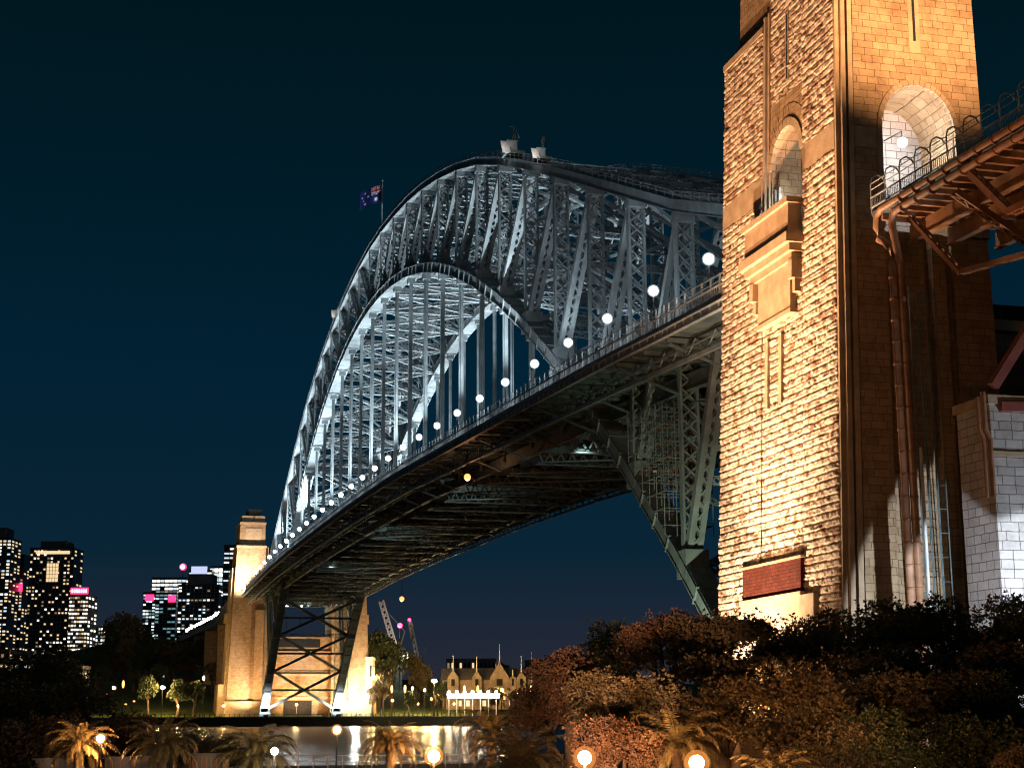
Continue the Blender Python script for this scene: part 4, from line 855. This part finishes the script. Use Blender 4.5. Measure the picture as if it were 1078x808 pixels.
for i, (x, y, d, s, lab) in enumerate([(85, 777, 96, 1.0, 'golden-lit palm beside the lamp at the bottom left'), (172, 776, 92, 1.02, 'dark palm standing second from the left'), (272, 786, 88, 1.05, 'bright yellow palm right below the far left pylon'),
        (411, 776, 100, .92, 'small green palm in front of the water below the lawn'), (517, 766, 104, 1.05, 'brown palm behind the curled orange one, left of the thicket'), (548, 795, 78, 1.1, 'large curled orange palm at the bottom centre'), (712, 776, 66, .95, 'reddish backlit palm in front of the thicket'), (815, 812, 62, .8, 'half hidden palm low before the thicket, right of the lowest lamp')]):
    s *= .88; src = (pp, pq)[i % 2]; gx_, gy_ = gx(x, d); zc = zz(y, d); s_ = s; zb = 2.1; loc = (gx_, gy_, zb); zs = (zc-zb)/2.45 if False else s
    loc = (gx_, gy_, zc-2.45*s-.45)
    if first[i % 2]: first[i % 2] = False; src.location = loc; src.scale = (s,)*3; src['label'] = lab; src.rotation_euler = (0, 0, i)
    else: copy_thing(src, loc, i*1.3, s, lab)
# raised planting bed that carries the palms and lamps
tag(MB().box(-110, -45, 40, 130, 2.1, 2.14).build('path', MT['asph']), kind='structure')

# foreground sodium lamps
sl = lamp_proto('sodium_street_lamp', 4.0, .34, E_['warm'], 8000, (1, .44, .15), 'x', 'street lamp', group='orange street lamps near the shore', pr=.07)
add_halo(sl, 4.0+.34*.8+.1, .58, HALO_WARM)
for i, (x, y, d, sc, lab) in enumerate([(107, 776, 94, .62, 'golden globe lamp by the leftmost palm'), (355, 768, 118, .75, 'golden lamp in front of the water left of the small palm'), (457, 796, 96, 1.0, 'large orange lamp at the bottom between two palms'),
        (615, 798, 55, .70, 'bright orange lamp at the foot of the thicket'), (732, 804, 60, .85, 'orange lamp at the bottom edge below the backlit palm')]):
    gx_, gy_ = gx(x, d); z = zz(y, d); loc = (gx_, gy_, z-(4.0+.34*.8+.1)*sc)
    if i == 0: sl.location = loc; sl.scale = (sc,)*3; sl['label'] = lab
    else: copy_thing(sl, loc, 0, sc, lab)
q = lamp_proto('globe_lamp', 2.2, .17, E_['win_b'], 2600, (1, .78, .45), 'small pinkish globe lamp in front of the bright yellow palm', 'street lamp', pr=.04); gx_, gy_ = gx(290, 80); q.location = (gx_, gy_, zz(790, 80)-2.43)
q = lamp_proto('globe_lamp', 2.2, .22, E_['warm'], 1500, (1, .5, .2), 'x', 'street lamp', pr=.04); q['label'] = 'dim orange lamp hidden deep inside the thicket right of centre'; gx_, gy_ = gx(800, 78); q.location = (gx_, gy_, zz(735, 78)-2.5)
for i, (x, d, lab) in enumerate(((560, 52, 'orange street lamp on the near road left of the thicket, below the view'), (800, 50, 'orange street lamp on the near road before the thicket, below the view'), (960, 50, 'orange street lamp on the near road at the right, below the view'))):
    q = lamp_proto('sodium_street_lamp', 3.0, .3, E_['warm'], 900, (1, .44, .15), lab, 'street lamp'); q.location = (*gx(x, d), zz(815, d)-3.5)
# near shore fence
nf = empty('shore_fence', (*gx(300, 128), 2.1), math.atan2(gx(480, 128)[1]-gx(300, 128)[1], gx(480, 128)[0]-gx(300, 128)[0]), 'low dark rail fence with small post lights along the near water edge', 'fence')
b_ = MB(); b2 = MB()
for i in range(-2, 20): MB().box(i*1.2-.04, i*1.2+.04, -.04, .04, 0, 1.05).build('post', MT['steel'], nf)
b2.box(-2.4, 23, -.03, .03, .95, 1.02).box(-2.4, 23, -.02, .02, .5, .54); b2.build('rail', MT['steel'], nf)
# low sheds, bottom left
for x0, x1, y0, d, lab, mt in ((113, 150, 797, 112, 'low pale wall behind the leftmost palm', 'bldg2'), (204, 236, 794, 114, 'low slatted wall left of the bright palm', 'bldg2'), (40, 72, 798, 118, 'low lit wall in the bottom left corner', 'bldg2')):
    a = np.array(gx(x0, d)); c = np.array(gx(x1, d)); r = empty('low_shed', (*a, 2.1), math.atan2(c[1]-a[1], c[0]-a[0]), lab, 'shed'); L = float(np.linalg.norm(c-a)); h = zz(y0, d)-2.1
    MB().box(0, L, 0, 2.5, 0, h).build('wall', MT[mt], r); MB().box(-.2, L+.2, -.25, 2.7, h, h+.12).build('roof', MT['roof'], r)
    b_ = MB()
    for k in range(int(L/.35)): b_.box(k*.35, k*.35+.06, -.05, 0, .1, h-.1)
    b_.build('slats', MT['rust'], r); light('wall_light', 'POINT', (L/2, -1.2, h*.8), 22, (1, .66, .38), r=.1, parent=r)

# ------------------------------------------------------------------ far shore: trees, lawn lamps, hall, cranes, houses
ftp = []
for i, (mt, sd) in enumerate((('leaf2', 101), ('leaf', 102), ('leaf2', 103))):
    r = tree_proto('park_tree', 8.0, 6.5, 10, mt, sd, 900, 1.15, 9, 'x'); ftp.append([r, False])
def far_tree(x, ytop, d, R, i, label, group=None, mat=None):
    d = shore_d(x, d); gx_, gy_ = gx(x, d); zb = land_z(gx_, gy_); zt = zz(ytop, d); h = max(3., zt-zb); sc = (R/8., R/8., h/15.2); r, u = ftp[i % 3]
    if not u:
        ftp[i % 3][1] = True; r.location = (gx_, gy_, zb-.3); r.scale = sc; r['label'] = label
        if group: r['group'] = group
        return r
    return copy_thing(r, (gx_, gy_, zb-.3), random.uniform(0, 6), sc, label, group)
FTr = [(398, 668, 700, 9, 0, 'dark spreading tree rising left of the two cranes'), (412, 676, 705, 9, 2, 'dark tree leaning right of the one beside the cranes'), (388, 684, 690, 7, 0, 'dark tree close behind the right-hand pylon edge'),
       (403, 709, 610, 4, 1, 'bright yellow-lit cone-shaped tree at the lawn edge'), (392, 724, 600, 3.4, 1, 'low yellow-lit round bush beside the cone-shaped tree'), (431, 729, 590, 3.6, 2, 'dark round bush alone on the lit lawn'),
       (437, 694, 720, 6, 1, 'reddish-lit tree below the cranes'), (447, 702, 715, 5, 1, 'small lit tree left of the bright orange lamp'), (515, 700, 1000, 14, 0, 'dark wooded clump behind the hall roof, right part'), (487, 702, 1000, 12, 2, 'dark wooded clump behind the hall roof, left part'),
       (566, 697, 900, 11, 2, 'dark tree against the sky right of the tallest hall gable'), (524, 726, 560, 5, 1, 'lit round tree in front of the hall'), (545, 728, 540, 5, 0, 'dim tree right of the lit one in front of the hall'), (583, 722, 520, 7, 2, 'dark tree mass at the right end of the far promenade'),
       (461, 733, 600, 2.2, 1, 'tiny shrub on the lit lawn slope'), (456, 716, 720, 5, 0, 'dark tree behind the strong golden lamp'), (468, 719, 700, 4.5, 2, 'dark tree covering the left end of the hall'), (443, 715, 740, 6, 0, 'dark tree at the back of the lit lawn'), (186, 716, 640, 5, 2, 'dark round shrubby tree behind the tall orange lamp'), (205, 718, 640, 5, 0, 'dark tree at the left edge of the far left pylon lawn'), (155, 712, 640, 5, 2, 'thin dark tree left of the tall orange lamp')]
for t in FTr: far_tree(*t)
k = 0
hill = [(120, 654, 720, 11), (133, 650, 760, 12), (148, 664, 740, 9), (165, 672, 720, 11), (180, 676, 700, 10), (196, 676, 700, 10), (212, 674, 690, 10), (226, 668, 690, 10), (238, 662, 700, 9), (110, 678, 650, 10), (128, 690, 600, 9), (150, 688, 600, 9), (175, 692, 600, 9), (198, 690, 600, 9), (220, 688, 600, 9),
        (100, 700, 560, 8), (80, 706, 560, 8), (60, 702, 620, 8), (95, 682, 700, 8), (20, 700, 600, 8), (138, 706, 560, 7), (165, 704, 570, 7), (222, 704, 590, 6)]
words_ = ['topmost left', 'rounded topmost', 'sloping', 'broad', 'low', 'spreading', 'close', 'steep', 'last', 'left', 'lower left', 'lower middle', 'central lower', 'lower right', 'right', 'front left', 'outer front', 'far left front', 'back left', 'edge', 'front', 'front middle', 'front right']
for i, (x, y, d, R) in enumerate(hill):
    dd = max(d, 800) if y < 700 else max(d, 745)
    if y >= 700 and 138 < x < 240: y -= 6
    far_tree(x, y, dd, R*.95, i, f'{words_[i]} dark tree on the wooded hillside, {ORD[i]} of the clump by height', 'dark trees on the far hillside')
hl = lamp_proto('lawn_lamp', 10, .5, E_['warm'], 14000, (1, .62, .22), 'x', 'street lamp', pr=.1)
for i, (x, y, d, sc, lab) in enumerate([(170, 722, 620, 1.7, 'tall orange lamp post on the far lawn left of the pylon'), (457, 716, 600, 2.2, 'strong golden lamp on the far shore right of the cranes'), (447, 726, 620, .7, 'small warm lamp on the lawn just left of the strong golden one'), (434, 724, 640, .7, 'small warm lamp left of the lit lawn slope'),
        (528, 726, 640, 1.3, 'warm lamp glowing through the tree before the hall'), (545, 729, 640, .8, 'pale lamp at the right end of the hall'), (393, 712, 640, .6, 'small lamp left of the cone-shaped tree'), (187, 742, 600, .5, 'low lamp on the lawn left of the pylon'), (235, 742, 560, .5, 'low lamp at the foot of the far left pylon'),
        (413, 737, 560, .6, 'low lamp by the round bush'), (478, 741, 560, .6, 'low pinkish lamp on the promenade below the hall'), (213, 712, 640, .6, 'little lamp between the dark trees left of the pylon'), (118, 722, 560, .6, 'little lamp among the trees at the left'), (312, 741, 520, .5, 'single low lamp between the cross-braced legs')]):
    d = shore_d(x, d); gx_, gy_ = gx(x, d); z = zz(y, d); zb = land_z(gx_, gy_); hh = max(1.2, z-zb); s_ = hh/10.7
    loc = (gx_, gy_, zb)
    if i == 0: hl.location = loc; hl.scale = (sc, sc, s_); hl['label'] = lab
    else: copy_thing(hl, loc, 0, (sc, sc, s_ if s_ > .3 else .3), lab)
pl = lamp_proto('park_lamp', 3.2, .55, emis('park_lamp_glass', (1, .38, .10), 3.0), 0, None, 'x', 'street lamp', pr=.07, group='tiny orange lamps scattered along the far shore')
fs_ = False
for i in range(34):
    xx = (12+i*6.6+(i*37 % 5)) if i < 20 else 385+(i-20)*13+(i*29 % 7); yy = 716+(i*53 % 29); dd = shore_d(xx, 655+(i*71 % 60)); g0, g1 = gx(xx, dd); lz = land_z(g0, g1)
    lab = f'tiny orange far shore lamp, {ORD[i]} in the scatter counting from the left'
    if not fs_: fs_ = True; pl.location = (g0, g1, max(lz, zz(yy, dd)-3.7)); pl['label'] = lab
    else: copy_thing(pl, (g0, g1, lz), 0, (1, 1, max(.5, min(3, (zz(yy, dd)-lz)/3.7))), lab)
# long hall with gables and spires
hd = 700; p0 = gx(466, hd); p1 = gx(562, hd); ang = math.atan2(p1[1]-p0[1], p1[0]-p0[0]); HL = math.hypot(p1[0]-p0[0], p1[1]-p0[1]); hz = land_z(*p0)
hall = empty('amusement_hall', (*p0, hz), ang, 'long white hall with gables and thin spires on the far shore', 'hall')
H0 = zz(716, hd)-hz
MB().box(0, HL, 0, 16, 0, H0).build('wall', MT['cream'], hall)
b_ = MB().add([(-1, -1, H0), (HL+1, -1, H0), (HL+1, 17, H0), (-1, 17, H0), (-1, 8, H0+5.5), (HL+1, 8, H0+5.5)], [(0, 1, 5, 4), (2, 3, 4, 5), (0, 4, 3), (1, 2, 5), (3, 2, 1, 0)]); b_.build('roof', MT['roof'], hall)
for x, yt, wd, sp in ((477, 705, 5, 690), (502, 706, 4.5, 690), (526, 697, 8.5, 678), (549, 707, 4, 690), (540, 712, 3, 705)):
    u = (x-466)/96*HL; g_ = zz(yt, hd)-hz
    b_ = MB().add([(u-wd/2, -2.2, 0), (u+wd/2, -2.2, 0), (u+wd/2, -2.2, H0+1), (u, -2.2, g_), (u-wd/2, -2.2, H0+1), (u-wd/2, 6, 0), (u+wd/2, 6, 0), (u+wd/2, 6, H0+1), (u, 6, g_), (u-wd/2, 6, H0+1)],
                  [(0, 1, 2, 3, 4), (9, 8, 7, 6, 5), (1, 0, 5, 6), (2, 1, 6, 7), (3, 2, 7, 8), (4, 3, 8, 9), (0, 4, 9, 5)])
    gb = b_.build('gable', MT['cream'], hall); MB().box(u-wd*.16, u+wd*.16, -2.35, -2.2, H0-2.6, H0+.4).build('window', MT['void'], gb)
    MB().tube([(u, -2, g_-.5), (u, -2, zz(sp, hd)-hz)], [.28, .12], 6).build('spire', MT['white'], hall)
for i in range(10):
    u = 4+i*(HL-8)/9; MB().box(u-.8, u+.8, -.12, 0, 1.5, 4.0).build('window', E_['win_w' if i % 3 else 'win_d'], hall)
aw_ = empty('lit_canopy', (*gx(470, 650), land_z(*gx(470, 650))), ang, 'blazing white lit canopy roof in front of the hall', 'canopy')
cl = .4*56; ch = zz(733, 650)-aw_.location[2]
MB().box(0, cl, 0, 7, ch+.6, ch+1).build('roof', MT['white'], aw_); MB().box(.3, cl-.3, -.25, 0, ch-.9, ch+.6).build('valance', E_['win_b'], aw_)
for i in range(7): MB().tube([(1+i*3.3, .2, 0), (1+i*3.3, .2, ch+.6)], .15, 6).build('column', MT['white'], aw_)
for i in range(7):
    MB().ball((1+i*3.3, -.9, ch+1.7), .6, 8, 6).build('bulb', E_['flood'], aw_)
    if i % 2 == 0: light('canopy_light', 'POINT', (1+i*3.3, -2.2, ch+1.6), 5000, (1, .72, .42), r=.6, parent=aw_)
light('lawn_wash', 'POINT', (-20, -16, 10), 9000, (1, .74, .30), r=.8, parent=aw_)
# cranes beyond the bridge
for x0, y0, x1, y1, d, lab in ((419, 692, 401, 632, 820, 'pale latticed crane jib leaning left, the left of the pair'), (442, 706, 431, 652, 840, 'shorter slim crane jib, the right of the pair')):
    a = at(x0, y0, d); c = at(x1, y1, d); r = empty('luffing_crane', a, 0, lab, 'crane', 'tower cranes behind the bridge')
    MB().lattice((0, 0, 0), tuple(c-a), 3.0 if x0 < 430 else 2.2, 2.2, side=(0, 1, 0), pitch=3, bar=.4, t=.5).build('jib', MT['white'], r)
    MB().box(-2, 2, -2, 2, land_z(a[0], a[1])-a[2], -1).build('tower', MT['steel_dk'], r)
    b_ = MB().beam((0, 0, 1), (3, -4, 14), .7, .7); b_.beam((3, -4, 14), tuple((c-a)*.9), .25, .25); b_.box(-2, 6, -5, -1, -1, 3); b_.build('counter_frame', MT['steel'], r)
    MB().ball(tuple(c-a), .8).build('warning_light', E_['red'], r) if x0 > 430 else None
    light('crane_fill_light', 'POINT', (-22, 12, 6), 8000, (1, .85, .7), r=.5, parent=r)
q = empty('warning_beacon', at(421, 658, 800), 0, 'pink-red warning light between the two crane jibs', 'beacon'); MB().ball((0, 0, 0), 1.25, 12, 8).build('globe', E_['red'], q); MB().tube([(0, 0, -1), (0, 0, -40)], .22, 6).build('mast', MT['steel_dk'], q)

# ------------------------------------------------------------------ buildings
def tower(x0, x1, ytop, d, floors, cols, lit, mat='bldg', wins=('win_w', 'win_c', 'win_d'), label='', name='office_tower', depth_m=24, ybase=735, rot=0., band=False, bright=None, ww=.62, wh=.5, cap=0., seed=1, sidecols=3):
    rr = random.Random(seed); d = shore_d(x1, d)+6; kf = 1+.207*(zz(ytop, d)*.55)/d; x0 = 539+(x0-539)*kf; x1 = 539+(x1-539)*kf; a = np.array(gx(x0, d)); c = np.array(gx(x1, d)); L = float(np.linalg.norm(c-a)); zb = land_z(a[0], a[1])-8; H = zz(ytop, d)-zb
    root = empty(name, (float(a[0]), float(a[1]), zb), math.atan2(c[1]-a[1], c[0]-a[0])+rot, label, 'building')
    MB().box(0, L, 0, depth_m, 0, H).build('wall', MT[mat], root)
    MB().box(-.3, L+.3, -.3, depth_m+.3, H, H+1.2).build('roof_parapet', MT[mat], root)
    if cap: MB().box(L*.2, L*.8, 3, depth_m-3, H+1.2, H+1.2+cap).build('plant_room', MT['bldg2'], root)
    z0 = zz(ybase, d)-zb; fh = (H-z0)/floors; cw = L/cols; fin = MB()
    for i in range(floors+1): fin.box(0, L, -.22, 0, z0+i*fh-.2, z0+i*fh+.2)
    for j in range(cols+1): fin.box(max(0, j*cw-.2), min(L, j*cw+.2), -.3, 0, z0, H)
    fin.build('facade_grid', MT['bldg2' if mat == 'bldg' else mat], root)
    meshes = {}; n = 0; rest = {}
    mats = [E_[w_] for w_ in wins]
    cells = []
    for i in range(floors):
        run = rr.random() < .25
        for j in range(cols):
            p = lit*(2.2 if (run and band) else .6 if band else 1)
            cells.append((i, j, rr.random() < p))
    rr.shuffle(cells); cells.sort(key=lambda q: not q[2]); dark = MB(); more = MB()
    for i, j, on in cells:
        cx = (j+.5)*cw; cz = z0+(i+.5)*fh; w2 = cw*ww/2; h2 = fh*wh/2
        if on and n < 96:
            mi = rr.choice(range(len(wins))); key = (mi,)
            if key not in meshes:
                o = MB().box(-w2, w2, -.16, .0, -h2, h2).build('window', mats[mi], root); meshes[key] = o.data
            else: o = bpy.data.objects.new('window', meshes[key]); C.objects.link(o); o.parent = root
            o.location = (cx, 0, cz); n += 1
        else: (more if on else dark).box(cx-w2, cx+w2, -.16, 0, cz-h2, cz+h2, rr.choice(range(len(wins))) if on else 0)
    if more.v: tag(more.build('window', mats, root), kind='stuff')
    if dark.v: tag(dark.build('window', MT['void'], root), kind='stuff')
    # side windows
    sb = MB()
    for i in range(floors):
        for j in range(sidecols):
            if rr.random() < lit*.7: sb.box(L, L+.15, (j+.2)*depth_m/sidecols, (j+.7)*depth_m/sidecols, z0+i*fh+fh*.25, z0+i*fh+fh*.7)
    if sb.v: tag(sb.build('side_window', mats[0], root), kind='stuff')
    root['L'] = L; root['H'] = H
    return root, L, H, z0
tower(-30, 8, 562, 1120, 38, 8, .6, label='tallest dark tower cut by the left edge, full of mixed lit windows', seed=3, cap=8, ybase=700, wins=('win_w', 'win_c', 'win_c', 'win_b'))
tower(8, 22, 580, 1150, 34, 4, .4, label='narrow dark tower slab just right of the edge tower', seed=4, ybase=700, wins=('win_w', 'win_d', 'win_c'))
r, L, H, z0 = tower(28, 75, 573, 1080, 32, 13, .36, label='dark tower with a glowing yellow crown line and a lit square near its top', seed=5, cap=5, ybase=700, wins=('win_w', 'win_w', 'win_d', 'win_b'), ww=.55, wh=.45)
MB().box(L*.14, L*.9, -.9, -.3, H-3.4, H-1.2).build('crown_light', E_['win_w'], r)
sq = MB().box(L*.40, L*.66, -.55, -.3, H-23, H-10).build('lit_panel', E_['win_w'], r)
b_ = MB()
for k in range(1, 4): b_.box(L*(.40+.26*k/4)-.15, L*(.40+.26*k/4)+.15, -.62, -.55, H-23, H-10)
for k in range(1, 5): b_.box(L*.40, L*.66, -.62, -.55, H-23+13*k/5-.15, H-23+13*k/5+.15)
b_.build('panel_grid', MT['bldg3'], sq)
r, L, H, z0 = tower(71, 91, 624, 1040, 17, 7, .85, 'bldg3', ('win_b', 'win_w', 'win_b', 'win_d'), 'pale concrete block with a glowing red roof sign', seed=6, ybase=697, ww=.8, wh=.42)
MB().box(.5, L-.5, -.5, .5, H+1.2, H+5.6).build('roof_sign', E_['sign'], r)
b_ = MB()
for i in range(7): b_.box(1+i*(L-2)/7+.3, 1+i*(L-2)/7+(L-2)/7-.4, -.7, -.5, H+2.2, H+4.4)
b_.build('sign_lettering', E_['signw'], r); MB().box(-3, L+2, -3, 2, z0-3, z0-.5).build('lit_podium', E_['win_b'], r)
tower(15, 30, 628, 1180, 22, 4, .4, label='slim teal-lit tower partly behind the crowned tower with a pink light on top', seed=7, ybase=700, wins=('win_g', 'win_c', 'win_d'))
q = empty('rooftop_beacon', at(20, 618, 1170), 0, 'small pink sign light atop the slim tower at the left', 'beacon'); MB().box(-2, 2, -2.4, 2.4, -3, 3).build('light_box', E_['sign'], q); MB().box(-.5, .5, -.5, .5, -9, -3).build('stand', MT['steel_dk'], q)
tower(94, 110, 658, 1100, 8, 6, .8, 'bldg3', ('win_b', 'win_c', 'win_d'), 'low white-lit block standing alone between the hill and the red-signed block', seed=8, ybase=690)
r, L, H, z0 = tower(149, 162, 622, 1060, 16, 4, .55, label='narrow tower with a square red sign left of the horizontally banded tower', seed=9, ybase=676, band=True, wins=('win_c', 'win_g', 'win_b'), ww=.9)
MB().box(1.5, L-1, -.7, -.3, H-5, H-.5).build('red_sign', E_['sign'], r)
r, L, H, z0 = tower(162, 184, 622, 1000, 15, 5, .5, label='dark tower with teal lit floors and a wide red sign at its top right', seed=10, ybase=676, band=True, wins=('win_g', 'win_c', 'win_g'), ww=.95)
MB().box(L*.62, L*.98, -.7, -.3, H-5.5, H-1).build('red_sign', E_['sign'], r)
r, L, H, z0 = tower(158, 194, 606, 1100, 8, 8, .95, label='wide white-lit floors of the tower behind the red-signed pair', seed=11, ybase=640, wins=('win_b', 'win_c', 'win_b'), ww=.96, wh=.55)
MB().ball((L*.86, 4, H+9), 2.6, 12, 8).build('red_roof_light', E_['sign'], r); MB().ball((L*.86, 2.4, H+9), 1.8, 12, 8).build('lamp_core', E_['signw'], r); MB().tube([(L*.86, 4, H), (L*.86, 4, H+7)], .4, 6).build('mast', MT['steel_dk'], r)
r, L, H, z0 = tower(186, 229, 614, 980, 16, 10, .42, label='broad dark stepped tower with scattered cool windows behind the viaduct', seed=12, ybase=668, band=True, wins=('win_b', 'win_c', 'win_c', 'win_d'), cap=7)
r, L, H, z0 = tower(197, 221, 598, 1050, 5, 5, .95, label='bright topped tower with a bluish crown above the broad dark one', seed=13, ybase=626, wins=('win_c', 'win_b'), ww=.98, wh=.6)
MB().box(L*.1, L*.8, -.6, 0, H-3, H+3.5).build('blue_crown', E_['blue'], r)
tower(219, 233, 594, 1060, 14, 3, .85, label='slender very bright white tower left of the ringed round-topped one', seed=14, ybase=668, wins=('win_c', 'win_b', 'blue') if False else ('win_c', 'win_b'), ww=.9, wh=.75)
r, L, H, z0 = tower(234, 252, 571, 900, 17, 3, .8, label='tower ringed with white floor bands, cut off by the far left pylon', seed=15, ybase=655, band=True, wins=('win_b', 'win_c'), ww=1.0, wh=.34)
# low rise
def lowblock(x0, x1, yt, yb, d, mat, rows, cols, lit, label, seed):
    return tower(x0, x1, yt, d, rows, cols, lit, mat, ('win_w', 'win_b', 'win_d'), label, 'apartment_block', 12, yb, seed=seed, ww=.5, wh=.5)
lowblock(-20, 9, 684, 712, 520, 'brick', 3, 6, .75, 'red brick apartment block at the left edge with three lit floors', 21)
lowblock(9, 34, 686, 706, 560, 'bldg2', 2, 5, .6, 'grey block with two rows of white windows right of the brick block', 22)
lowblock(18, 86, 702, 716, 470, 'bldg2', 1, 12, .5, 'long low dark building with one row of lit windows', 23)
lowblock(44, 68, 694, 704, 600, 'brick', 1, 6, .4, 'small brick house between the grey block and the red-signed block', 24)
lowblock(144, 178, 704, 714, 800, 'bldg', 1, 9, .55, 'low house among hillside trees with a row of bluish windows', 25)
lowblock(470, 522, 695, 706, 980, 'bldg2', 1, 12, .5, 'distant flat building on the ridge behind the hall', 26)
lowblock(553, 580, 697, 704, 1000, 'bldg2', 1, 9, .5, 'distant flat building at the far right of the ridge', 27)
# small hut and terrace lights beside the far right pylon
lowblock(385, 392, 694, 742, 560, 'bldg3', 2, 2, .3, 'narrow pale house wall right of the cross-braced legs', 28)
# ------------------------------------------------------------------ ships' glow: pennant poles on the lawn
for i, (x, d, h) in enumerate(((560, 640, 26), (575, 620, 20))):
    p = gx(x, d); q = empty('mast_pole', (*p, 5.6), 0, ('taller' if i == 0 else 'shorter')+' thin bare mast at the right end of the hall', 'mast'); MB().tube([(0, 0, 0), (0, 0, h)], [.2, .1], 6).build('pole', MT['white'], q)
